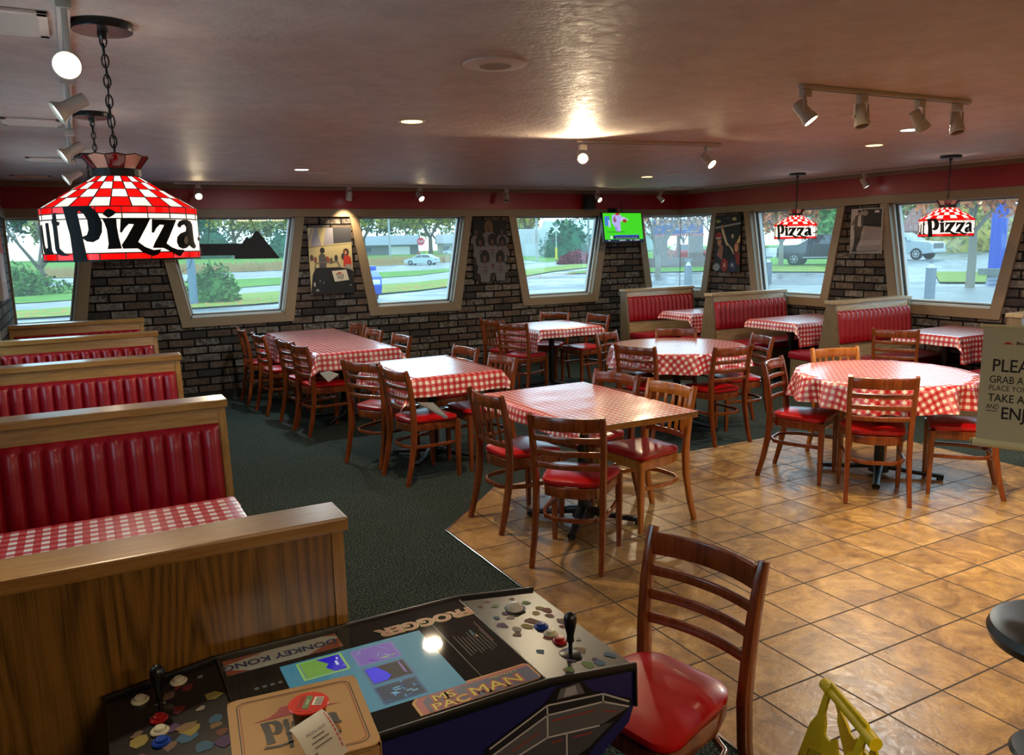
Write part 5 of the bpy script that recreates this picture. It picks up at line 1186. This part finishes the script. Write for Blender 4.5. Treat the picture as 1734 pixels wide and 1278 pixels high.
S_(ground('ground_island', [[(24.5, 39), (29, 35.5), (41, 29.5), (46, 34), (62, 60), (45, 58), (36, 49)]], 'lawn', .05)); S_(ground('ground_kerb', [[(34, 27.6), (40.3, 34.8), (37.5, 38), (31, 33)], [(29.5, 17.6), (37.5, 22.3), (36.3, 24.2), (28.6, 18.8)]], 'leafy_lawn', .06))
S_(ground('ground_far_field', [[(60, 22), (66, 33), (90, 60), (170, 100), (170, 0), (75, 0)]], 'dry_reeds', .06, 10))
S_(ground('ground_bank', [[(46, 64), (64, 62), (110, 140), (78, 150), (66, 122)]], 'lawn', .05, 8))
# trees
def leaf_cloud(g, c, rx, rz_, n, sz, m, rn, shell=.35):
    for _ in range(n):
        a, b = rn.random()*2*PI, math.acos(rn.uniform(-.75, 1)); q = (shell+(1-shell)*rn.random()**.6)
        p = Vector((c[0]+rx*q*math.sin(b)*math.cos(a), c[1]+rx*q*math.sin(b)*math.sin(a), c[2]+rz_*q*math.cos(b)))
        u = Vector((rn.uniform(-1, 1), rn.uniform(-1, 1), rn.uniform(-1, 1))).normalized(); w = u.cross(Vector((rn.uniform(-1, 1), rn.uniform(-1, 1), rn.uniform(-1, 1)))).normalized(); s_ = sz*rn.uniform(.6, 1.3)
        g.add([p-u*s_*.7, p+w*s_*.4, p+u*s_*.7, p-w*s_*.4], [[0, 1, 2, 3]], m)
def leaf_mat(name, a, b):
    m = mat(name, a, .8, spec=.1); t = NT(m); v = t.coords(); f = t.noise(v, 1.2, 3); r = t.ramp([(.35, a), (.65, b)]); t.l(f, r.inputs[0]); t.base(r.outputs[0]); M[name] = m
leaf_mat('leaf_orange', '#c06a44', '#cc8658'); leaf_mat('leaf_yellow', '#a89448', '#88904a'); leaf_mat('leaf_green', '#3c6a34', '#5a8440'); leaf_mat('leaf_olive', '#6a7848', '#868850'); leaf_mat('leaf_pine', '#2c5a44', '#3a6a52'); leaf_mat('leaf_red', '#6a2430', '#7a3040'); leaf_mat('leaf_rust', '#a07058', '#b08468')
M['bark'] = mat('bark', '#5a5248', .9); M['bark_pale'] = mat('pale_bark', '#7a7668', .9)
def tree(x, y, h, cr, label, leaf='leaf_green', n=900, lsz=.22, seed=1, tr=.16, bare=False, fork=.3, bark='bark', group=None, cz=None, rx=None, levels=4, spread=.9):
    rn = random.Random(seed); z0 = gz(y); t_ = thing('tree', label, 'tree', (x, y, z0), 0, group)
    g = G(); tips = []
    def br(p, d, L_, r_, lev):
        pts = [p]; rs = [r_]; q = p.copy(); dd = d.copy()
        for k in range(3):
            dd = (dd+Vector((rn.uniform(-.16, .16), rn.uniform(-.16, .16), rn.uniform(-.02, .12)))).normalized(); q = q+dd*L_/3; pts.append(q.copy()); rs.append(r_*(1-.14*(k+1)))
        g.tube(pts, rs, M[bark], 6 if lev > 1 else 5)
        if lev == 0: tips.append(q); return
        for k in range(rn.choice((3, 3, 4)) if bare else 3):
            a = rn.random()*2*PI; s_ = spread*rn.uniform(.45, 1.0); nd = (dd+Vector((math.cos(a)*s_, math.sin(a)*s_, rn.uniform(.0, .5)))).normalized()
            br(pts[-1] if k else pts[-2], nd, L_*rn.uniform(.58, .78), rs[-1]*.62, lev-1)
    lv = levels
    g.tube([Vector((0, 0, 0)), Vector((.02, 0, h*fork*.5)), Vector((0, .02, h*fork))], [tr*1.15, tr, tr*.92], M[bark], 10)
    for k in range(4): 
        a = k*PI/2+rn.random(); br(Vector((0, 0, h*fork*rn.uniform(.85, 1))), Vector((math.cos(a)*.75, math.sin(a)*.75, 1)).normalized(), h*(1-fork)*.36, tr*.55, lv-1)
    g.build('trunk', parent=t_)
    if n:
        g = G(); rx = rx or cr; cz = cz or (h-cr*.8)
        if tips:
            for k in range(n):
                p = tips[k % len(tips)]; leaf_cloud(g, (p.x, p.y, p.z), cr*.26, cr*.22, 1, lsz, M[leaf], rn, .0)
        leaf_cloud(g, (0, 0, cz), rx*.85, cr*.7, n//3, lsz, M[leaf], rn)
        g.build('foliage', parent=t_, smooth=False)
    return t_
tree(26.6, 16.4, 5.6, 2.6, 'small street tree with slender pale trunk and orange leaves outside the last window', 'leaf_orange', 6500, .19, 5, .13, cz=3.7, fork=.34, bark='bark_pale', levels=4)
tree(39.3, 36.6, 5.6, 2.7, 'orange-leaved tree outside the window with the dark pickup', 'leaf_orange', 5200, .24, 8, .15, cz=3.3, fork=.26, bark='bark_pale', levels=4)
tree(-1.75, 50, 7.5, 3.4, 'wide bare tree with a few orange leaves behind the hedge', 'leaf_orange', 420, .15, 12, .19, fork=.14, bare=True, levels=5, spread=1.0)
tree(25.9, 32.2, 5.4, 3.0, 'thin tree with sparse rusty leaves outside the corner window', 'leaf_rust', 4200, .17, 17, .14, cz=3.5, fork=.22, bare=True, bark='bark_pale', levels=4)
tree(31.4, 33.6, 5.6, 2.4, 'sparse rusty tree standing right of the brick roadside sign', 'leaf_rust', 3600, .17, 19, .12, cz=3.7, fork=.3, bare=True, levels=4)
P1 = tree(62, 190, 17, 8, 'tall spreading street tree before the houses, left one in the second window', 'leaf_yellow', 2200, .75, 21, .5, fork=.26, levels=4, group='street trees by the houses')
far = [(80.5, 192, 0, 1.05, 'tall yellow-green street tree right behind the stop sign'), (92, 190, 90, .95, 'yellow-green street tree over the white garage'), (104, 186, 200, 1.0, 'farthest right street tree in the second window'), (50, 208, 40, 1.1, 'street tree seen above the arrow-like sign in the first window'),
       (36, 215, 150, 1.15, 'street tree at the left of the first window view'), (20, 225, 250, 1.0, 'street tree hidden behind the brick pier left of the first window')]
for x, y, a, s_, lab in far:
    o = dup(P1, (x, y, gz(y)), R(a), lab); o.scale = (s_,)*3
P2 = tree(40, 262, 20, 11, 'dark blue-green background tree', 'leaf_pine', 1500, 1.1, 31, .5, fork=.1, levels=3, group='background tree line'); P2['label'] = 'dark evergreen in the background tree line, leftmost of its row'
P3 = tree(75, 262, 19, 12, 'x', 'leaf_olive', 1500, 1.1, 33, .5, fork=.12, levels=3, group='background tree line'); P3['label'] = 'tree in the long hazy background row behind the street'
P4 = tree(75, 262, 15, 8, 'x', 'leaf_rust', 420, .6, 35, .35, fork=.12, bare=True, levels=5, group='background tree line'); P4['label'] = 'bare brownish tree in the long background row'
rn = random.Random(77)
bgt = []
for k in range(13): bgt.append((P2 if k % 3 == 0 else P3, -70+k*17, 262+rn.uniform(-6, 10)))
for k in range(9): bgt.append(((P4 if k % 2 else P3), 128+k*9, 232-k*17+rn.uniform(-5, 5)))
for k in range(12): bgt.append(((P4, P3, P4, P2)[k % 4], 100+k*5, 100-k*10+rn.uniform(-3, 3)))
for k, (p, x, y) in enumerate(bgt):
    if k == 3: p.location = (x, y, gz(y)); continue
    o = dup(p, (x, y, gz(y)), rn.random()*6, 'tree in the long hazy background row behind the street and car parks', 'background tree line'); s_ = rn.uniform(.8, 1.15)*(1 if y > 120 else .8); o.scale = (s_, s_, s_)
P3.location = (66, 268, gz(268)); P4.location = (120, 215, gz(215)); 
P2['label'] = P3['label'] = P4['label'] = 'tree in the long hazy background row behind the street and car parks'
def bush(x, y, rx, rz_, leaf, n, sz, label, name='bush', ry=None, seed=1, group=None):
    rn = random.Random(seed); g = G(); 
    for k in range(n):
        a, b = rn.random()*2*PI, math.acos(rn.uniform(0, 1)); q = rn.uniform(.7, 1.0)*(1+.12*math.sin(a*5)+.1*math.sin(a*3+b*4))
        p = Vector((rx*q*math.sin(b)*math.cos(a), (ry or rx)*q*math.sin(b)*math.sin(a), rz_*q*math.cos(b)))
        u = (p.normalized()*.4+Vector((rn.uniform(-1, 1), rn.uniform(-1, 1), rn.uniform(-1, 1)))).normalized(); w = u.cross(Vector((rn.uniform(-1, 1), rn.uniform(-1, 1), 1))).normalized(); s_ = sz*rn.uniform(.6, 1.3)
        g.add([p-u*s_*.7, p+w*s_*.4, p+u*s_*.7, p-w*s_*.4], [[0, 1, 2, 3]], M[leaf])
    g.lathe([((rx*.8)*math.cos(R(a)), rz_*.8*math.sin(R(a))) for a in range(0, 90, 15)], 14, M[leaf], cap=False)
    if ry:
        for v_ in range(len(g.v)-14*6, len(g.v)): g.v[v_].y *= ry/rx
    o = g.build(name, loc=(x, y, gz(y)), smooth=False); return tag(o, label, 'bush', group)
bush(-4.8, 40.2, 4.6, 1.55, 'leaf_green', 5200, .16, 'long clipped green hedge outside the left corner window', 'hedge', 1.3, 3)
bush(4.15, 29.6, .95, 1.25, 'leaf_green', 1500, .13, 'leafy green bush by the blue-grey post outside the first window', seed=5); bush(2.85, 29.9, .55, .8, 'leaf_yellow', 500, .11, 'small yellowish shrub left of the blue-grey post', seed=6)
bush(39.6, 60.6, 1.75, 1.15, 'leaf_red', 1700, .2, 'rounded dark red bush outside the third window', seed=8)
for k, (x, y, s_, lf) in enumerate(((46, 205, 5, 'leaf_pine'), (58, 222, 6, 'leaf_green'), (33, 230, 6, 'leaf_pine'), (75, 118, 4.6, 'leaf_pine'), (80, 126, 4, 'leaf_green'), (20, 240, 7, 'leaf_pine'), (84, 40, 4, 'leaf_green'), (74, 60, 4.5, 'leaf_green'), (79, 50, 4, 'leaf_yellow'))):
    bush(x, y, s_, s_*1.5, lf, 900, .6, ('dense evergreen beyond the road', 'broad green shrub mass beyond the street', 'evergreen left of the street trees', 'tall evergreen at the left of the third window view', 'green tree beside the tall evergreen in the third window view', 'evergreen mass behind the first window', 'green shrub mass behind the silver pickup', 'green shrub mass behind the dark pickup', 'yellow-green shrub mass between the two pickups')[k], seed=40+k, group='distant shrubs')
# reed fringe (nobody could count it)
g = G(); rn = random.Random(9)
for k in range(5200):
    f_ = rn.random(); x = -40+f_*100; y = (98 if x < 19 else 98+(x-19)*.42)+rn.random()*9; h_ = rn.uniform(.7, 1.4); z = gz(y); d = rn.uniform(-.3, .3)
    g.add([(x-.09, y, z), (x+.09, y, z), (x+d, y+.05, z+h_)], [[0, 1, 2]], M['dry_reeds'])
tag(g.build('reeds', smooth=False), 'fringe of dry tan reeds along the far side of the road', 'reeds', kind='stuff')
g = G()
for k in range(900):
    q = rn.random(); x = -8+q*36; y = (26.6 if x < 5 else 27+(x-5)*.5)+rn.random()*2.2; s_ = .05; a = rn.random()*3
    g.add([(x-s_, y, gz(y)+.07), (x, y-s_*.6, gz(y)+.075), (x+s_, y, gz(y)+.07), (x, y+s_*.6, gz(y)+.085)], [[0, 1, 2, 3]], M['leaf_orange'])
tag(g.build('fallen_leaves', smooth=False), 'fallen orange leaves scattered on the grass verge', 'leaves', kind='stuff')
# vehicles
M['tyre'] = mat('tyre_rubber', '#101112', .8); M['rim'] = mat('alloy_rim', '#a8acb0', .3, .7); M['cglass'] = mat('car_glass', '#1c2a34', .08, spec=.8); M['headl'] = mat('headlamp', '#d8e0e4', .1); M['taill'] = mat('tail_lamp', '#a01018', .2)
def vehicle(name, label, cat, x, y, head, body_c, kind, group=None):
    """nose along +x, origin on the ground"""
    t_ = thing(name, label, cat, (x, y, gz(y)+.01), head, group); pc = C(body_c, .4, coat=.15)
    if kind == 'sedan':
        Lh, W_, wb, wr = 2.3, .90, 1.38, .33
        low = [(-2.28, .32), (-2.3, .62), (-2.24, .92), (-1.75, 1.0), (1.0, .98), (1.7, .88), (2.2, .74), (2.3, .58), (2.28, .30), (1.8, .22), (-1.8, .22)]; cab = [(-1.85, .97), (-1.15, 1.40), (-.2, 1.45), (.35, 1.38), (1.15, .95)]
    elif kind == 'hatch':
        Lh, W_, wb, wr = 2.15, .90, 1.32, .33
        low = [(-2.1, .32), (-2.15, .7), (-2.1, .98), (.9, 1.02), (1.6, .98), (2.05, .82), (2.15, .55), (2.1, .28), (1.7, .22), (-1.7, .22)]; cab = [(-2.05, .98), (-1.8, 1.48), (-.3, 1.56), (.3, 1.48), (1.15, 1.0)]
    else:
        Lh, W_, wb, wr = 2.9, .98, 1.82, .42
        low = [(-2.88, .62), (-2.92, .90), (-2.9, 1.34), (1.25, 1.36), (1.7, 1.34), (2.75, 1.24), (2.9, 1.1), (2.92, .62), (2.8, .5), (2.3, .42), (-2.3, .42)]; cab = [(-1.0, 1.34), (-.82, 1.92), (.6, 1.95), (1.55, 1.36)]
    g = G()
    def loft(prof, w0, w1, zlo, zhi, m):
        n = len(prof); wf = lambda z: w0+(w1-w0)*max(0, min(1, (z-zlo)/(zhi-zlo)))
        vs = [(px, -wf(pz), pz) for px, pz in prof]+[(px, wf(pz), pz) for px, pz in prof]
        fs = [[i, (i+1) % n, n+(i+1) % n, n+i] for i in range(n)]; tr_ = geometry.tessellate_polygon([[Vector((p[0], p[1], 0)) for p in prof]])
        g.add(vs, fs+[list(q) for q in tr_]+[[n+i for i in q][::-1] for q in tr_], m)
    loft(low, W_*.96, W_, .3, .9, pc); loft(cab, W_*.93, W_*.72, cab[0][1], cab[1][1], pc)
    if kind == 'pickup':
        g.b2((-2.75, -W_*.85, 1.30), (-1.15, W_*.85, 1.365), C('#1a1c1e', .6)); g.b2((-1.8, -W_*1.02, .50), (1.3, -W_*.96, .56), M['rim']); g.b2((-1.8, W_*.96, .50), (1.3, W_*1.02, .56), M['rim'])
    bd = g.build('body', parent=t_, ang=25)
    g = G(); za, zb = cab[0][1]+.03, cab[1][1]-.06
    def side(p, s_):
        fw = lambda z: W_*.93+(W_*.72-W_*.93)*((z-cab[0][1])/(cab[1][1]-cab[0][1]))
        g.flat([p], lambda x, z: (x, s_*(fw(z)+.006), z), M['cglass'])
    for s_ in (-1, 1):
        if kind == 'pickup': side([(-.86, za), (-.76, zb), (-.30, zb+.01), (-.30, za)], s_); side([(-.24, za), (-.24, zb+.01), (.34, zb+.02), (.34, za)], s_); side([(.40, za), (.40, zb+.02), (.58, zb), (1.30, za)], s_)
        else: side([(cab[0][0]+.28, za), (cab[1][0]+.02, zb-.02), (-.28, zb+.02), (-.28, za)], s_); side([(-.22, za), (-.22, zb+.02), (cab[3][0]-.08, zb-.02), (cab[4][0]-.22, za)], s_)
    wf_ = lambda z: W_*.93+(W_*.72-W_*.93)*((z-cab[0][1])/(cab[1][1]-cab[0][1]))
    a, b = cab[-1], cab[-2]; dx = .012
    q = lambda p, f, s_: (p[0]+dx, s_*wf_(p[1])*f, p[1]+dx)
    L1p = lambda f: (a[0]+(b[0]-a[0])*f, a[1]+(b[1]-a[1])*f)
    lo, hi = L1p(.1), L1p(.92); g.add([q(lo, .9, -1), q(lo, .9, 1), q(hi, .9, 1), q(hi, .9, -1)], [[0, 1, 2, 3]], M['cglass'])
    a2, b2_ = cab[0], cab[1]; lo = (a2[0]+(b2_[0]-a2[0])*.12, a2[1]+(b2_[1]-a2[1])*.12); hi = (a2[0]+(b2_[0]-a2[0])*.9, a2[1]+(b2_[1]-a2[1])*.9)
    g.add([(lo[0]-dx, -wf_(lo[1])*.88, lo[1]+dx), (lo[0]-dx, wf_(lo[1])*.88, lo[1]+dx), (hi[0]-dx, wf_(hi[1])*.88, hi[1]+dx), (hi[0]-dx, -wf_(hi[1])*.88, hi[1]+dx)], [[0, 1, 2, 3]], M['cglass'])
    g.build('window_glass', parent=t_, smooth=False)
    hz = .66 if kind != 'pickup' else 1.02
    for s_ in (-1, 1):
        g = G(); g.box((Lh-.08, s_*W_*.74, hz), (.16, W_*.36, .16), M['headl'], .03); g.build('headlamp', parent=t_)
        g = G(); g.box((-Lh+.06, s_*W_*.84, hz+.14), (.12, W_*.24, .2 if kind != 'pickup' else .36), M['taill'], .02); g.build('tail_lamp', parent=t_)
        g = G(); g.box((cab[-1][0]-.35, s_*(W_+.08), cab[0][1]+.1), (.14, .2, .15), pc, .03); g.build('door_mirror', parent=t_)
        for k in (-1, 1):
            g = G(); g.M = Matrix.Translation((k*wb, s_*(W_-.10), wr)) @ Matrix.Rotation(PI/2, 4, 'X')
            g.lathe([(wr*.86, -.12), (wr, -.10), (wr, .10), (wr*.86, .12)], 28, M['tyre']); wh = g.build('wheel', parent=t_)
            g = G(); g.M = Matrix.Translation((k*wb, s_*(W_+.022), wr)) @ Matrix.Rotation(PI/2, 4, 'X')
            g.lathe([(wr*.62, -.004), (wr*.60, .004), (wr*.52, .0)], 24, M['rim'], cap=False)
            for q_ in range(6): a_ = q_*PI/3; g.sweep([(0, 0, 0), (wr*.56*math.cos(a_), wr*.56*math.sin(a_), 0)], .05, .012, M['rim'])
            g.build('rim', parent=wh)
    g = G()
    if kind == 'pickup': g.b2((2.88, -.62, .82), (2.96, .62, 1.18), C('#22262a', .3)); g.b2((2.8, -.96, .50), (3.0, .96, .72), pc if body_c != '#141a24' else M['rim'], .04)
    else: g.b2((Lh-.05, -.6, .32), (Lh+.02, .6, .52), C('#181a1c', .4))
    g.build('grille', parent=t_)
    return t_
hd = lambda x, y: math.atan2(y, x)
vehicle('sedan', 'pale silver sedan driving left on the wet road in the second window', 'car', 41.2, 101.4, hd(-.73, .69), '#a8bab8', 'sedan')
vehicle('hatchback', 'bright blue car nose poking past the left edge of the second window', 'car', 8.02, 27.4, hd(-.05, -1.0), '#1c48b0', 'hatch')
vehicle('pickup_truck', 'dark navy pickup parked outside the first right window', 'truck', 41.9, 35.2, hd(-.50, .87), '#141a24', 'pickup', 'parked pickups')
vehicle('pickup_truck', 'silver pickup parked outside the second right window', 'truck', 54.0, 38.9, hd(.12, -.99), '#98a4ac', 'pickup', 'parked pickups')
vehicle('hatchback', 'red hatchback seen from behind through the brick roadside sign', 'car', 46.8, 55.0, hd(.5, .87), '#8a1822', 'hatch', 'red cars in the corner window')
vehicle('sedan', 'red saloon at the right of the corner window, beyond the sign', 'car', 53.5, 57.5, hd(-.6, .8), '#8a2030', 'sedan', 'red cars in the corner window')
vehicle('pickup_truck', 'small red truck in front of the pale distant building in the third window', 'truck', 109, 166, hd(.8, -.6), '#a02030', 'pickup')
vehicle('car', 'silver car parked at the white garage house in the second window', 'car', 84.5, 188, hd(-.9, .4), '#a8b0b4', 'hatch')
# houses
def house(x, y, w, d, h, rot, wall_c, roof_c, label, garage=True, group='houses across the road'):
    t_ = thing('house', label, 'house', (x, y, gz(y)), R(rot), group)
    g = G(); g.b2((-w/2, -d/2, 0), (w/2, d/2, h), C(wall_c, .8)); g.build('house_wall', parent=t_, smooth=False)
    g = G(); g.prism([(-d/2-.6, h-.15), (0, h+d*.26), (d/2+.6, h-.15), (d/2+.6, h-.35), (-d/2-.6, h-.35)], -w/2-.6, w/2+.6, C(roof_c, .8), 'YZ'); g.build('roof', parent=t_, smooth=False)
    if garage: g = G(); g.b2((w*.12, -d/2-.06, .05), (w*.38, -d/2, 2.3), C('#c8ccc8', .6)); g.build('garage_door', parent=t_)
    for wx in (-.38, -.18): g = G(); g.b2((w*wx-.8, -d/2-.05, .9), (w*wx+.8, -d/2, 2.1), C('#39454c', .2)); g.build('house_window', parent=t_)
    return t_
house(74, 212, 20, 9, 2.9, -16, '#6a7070', '#7a8488', 'low grey house with sloping roof behind the sedan, left of the tree trunk'); house(97, 204, 17, 9, 3.0, -20, '#a8a49c', '#8a8c8c', 'white gabled house at the right of the second window')
house(124, 178, 30, 14, 4.6, -40, '#9aa8ac', '#a8b4b8', 'long pale metal building behind the rail crossing signal', False, None)
g = G(); g.b2((-5, -3, 0), (5, 3, 5.2), C('#a8b0b4', .6)); o = g.build('storage_shed', loc=(76, 136, gz(136)), rz=R(-30), smooth=False); tag(o, 'small pale box-shaped shed at the left of the third window', 'shed')
house(112, 58, 34, 12, 2.6, -70, '#84504a', '#6a4a44', 'long low reddish building beyond the pickups', False, None); house(112, 20, 24, 10, 2.6, -80, '#a06a50', '#7a4c3c', 'low brown building behind the blue column', False, None)
# poles, signs, bollards
def pole(x, y, h, r_, c_, label, name='utility_pole', group=None, arm=False, cat='pole'):
    g = G(); g.lathe([(r_, 0), (r_*.85, h)], 12, C(c_, .6))
    if arm: g.box((0, 0, h-.5), (2.4, .12, .12), C(c_, .6))
    o = g.build(name, loc=(x, y, gz(y)), rz=R(-30)); return tag(o, label, cat, group)
pole(3.35, 28.7, 3.2, .14, '#5c7486', 'blue-grey square post beside the bush in the first window', 'post', None)
pole(64, 177, 9, .28, '#8a9094', 'grey pole before the low grey house in the second window', group='roadside poles'); pole(62.5, 107, 9, .22, '#8a8e8c', 'wooden pole at the left of the third window', group='roadside poles'); pole(66, 98, 8, .14, '#6a7074', 'thin pole at the right of the third window', group='roadside poles')
pole(70, 174, 1.2, .2, '#a83020', 'short red post left of the stop sign', 'marker_post', 'road marker posts'); pole(71.5, 173, 1.4, .14, '#c8a820', 'yellow post beside the short red post', 'marker_post', 'road marker posts'); pole(92, 176, 3, .14, '#c8a820', 'yellow marker post at the right of the second window', 'marker_post', 'road marker posts')
sg = thing('stop_sign', 'red octagonal stop sign by the tree trunk in the second window', 'road sign', (74.6, 184, gz(184)), R(-22))
g = G(); g.tube([(0, 0, 0), (0, 0, 3.6)], .07, M['rim'], 8); g.build('sign_post', parent=sg)
g = G(); oc = [(1.0*math.cos(R(22.5+45*k)), 3.4+1.0*math.sin(R(22.5+45*k))) for k in range(8)]; g.prism(oc, -.06, -.03, C('#b02038', .5), 'XZ'); g.text('STOP', .62, Matrix.Translation((0, -.07, 3.2)) @ Matrix.Rotation(PI/2, 4, 'X'), C('#d8d8d8', .5), align='CENTER'); g.build('octagon_plate', parent=sg, smooth=False)
rs = thing('railway_signal', 'white crossbuck railway crossing signal in the third window', 'signal', (67.5, 109.4, gz(109)), R(-32))
g = G(); g.tube([(0, 0, 0), (0, 0, 5.2)], .09, C('#a8acac', .5), 10); g.build('signal_mast', parent=rs)
g = G()
for a in (-42, 42): g.box((0, -.1, 4.7), (1.6, .04, .24), C('#d0d4d0', .5), rot=(0, R(a), 0))
g.build('crossbuck', parent=rs, smooth=False)
g = G()
for z in (3.5, 2.9):
    for x in (-.5, .5): g.lathe([(.24, 0), (.24, .1)], 16, C('#22262a', .5), (0, 0, 0)); [g.v.__setitem__(i, Vector((g.v[i].x+x, -.12-g.v[i].z, g.v[i].y+z))) for i in range(len(g.v)-32, len(g.v))]
    g.box((0, -.05, z), (1.1, .06, .08), C('#22262a', .5))
g.build('signal_lamps', parent=rs)
g = G(); g.box((0, 0, .9), (.35, .3, 1.8), C('#c8b020', .6)); g.build('yellow_base', parent=rs)
def bollard(x, y, label, h=1.08, r_=.10):
    t_ = thing('path_light', label, 'path light', (x, y, gz(y)+.05), 0, 'square path lights')
    g = G(); g.b2((-r_, -r_, 0), (r_, r_, h-.22), C('#66707a', .5)); g.build('light_post', parent=t_, smooth=False)
    g = G(); g.lathe([(r_*1.2, h-.22), (r_*.5, h-.06)], 4, C('#c8ccc8', .4)); g.build('reflector_cone', parent=t_, smooth=False)
    g = G(); g.b2((-r_, -r_, h-.06), (r_, r_, h), C('#66707a', .5)); g.build('post_cap', parent=t_, smooth=False)
bollard(21.4, 14.35, 'grey path light post outside the last window, below the silver pickup'); bollard(19.5, 22.5, 'grey path light post with pale cone outside the corner window'); bollard(23.5, 22.5, 'grey path light post at the left edge of the dark pickup window')
bs = thing('roadside_sign', 'brick roadside sign with blue banner board outside the corner window', 'sign', (34.8, 40.9, gz(40)), math.atan2(-.40, .88)-.12)
bs.scale = (.92, .92, .87)
bk = mat('sign_brick', '#6a5450', .8); t = NT(bk); v = t.coords((1, 1, 1), (PI/2, 0, 0)); b = t.n('ShaderNodeTexBrick'); b.inputs['Scale'].default_value = 3.2; b.inputs['Color1'].default_value = lin('#6e5654'); b.inputs['Color2'].default_value = lin('#5a4a4c'); b.inputs['Mortar'].default_value = lin('#8a8484'); t.l(v, b.inputs['Vector']); t.base(b.outputs['Color'])
g = G(); g.b2((-2.4, -.5, 0), (2.3, .5, .75), bk); g.build('sign_plinth', parent=bs, smooth=False)
for x0, x1 in ((-1.9, -1.0), (.55, 1.5)): g = G(); g.b2((x0, -.35, .75), (x1, .35, 2.35), bk); g.build('brick_pier', parent=bs, smooth=False)
g = G(); g.b2((-.28, -.15, .75), (-.10, .15, 2.35), C('#5a3a38', .6)); g.build('centre_post', parent=bs, smooth=False)
g = G(); g.b2((-2.0, -.3, 2.5), (1.5, .3, 3.55), C('#1e3478', .4)); g.b2((-2.05, -.32, 2.35), (1.55, .32, 2.5), C('#a05058', .5))
W_ = C('#c8d0e0', .5)
for s_, sz, x, z in (('Phones too old? Us Too.', .34, -.2, 3.18), ('Banking', .2, 0, 2.98), ('Checking & more', .16, 0, 2.8), ('online banking', .13, .6, 2.62)): g.text(s_, sz, Matrix.Translation((x, -.31, z)) @ Matrix.Rotation(PI/2, 4, 'X'), W_, align='CENTER', sx=.85)
g.build('banner_board', parent=bs, smooth=False)
bc = thing('canopy_column', 'thick bright blue round column outside the last window', 'column', (34.7, 20.3, gz(20)))
g = G(); g.lathe([(.31, .35), (.31, 4.6)], 28, C('#1440a8', .35)); g.build('column_shaft', parent=bc)
g = G(); g.box((0, 0, .17), (1.0, 1.0, .36), M['concrete'], .04); g.build('concrete_footing', parent=bc, smooth=False)
g = G(); g.b2((0, 0, 0), (4, 10, 4.5), bk); o = g.build('brick_building', loc=(37.5, 8.6, gz(9)), smooth=False); tag(o, 'dark brick building corner right of the blue column', 'building')
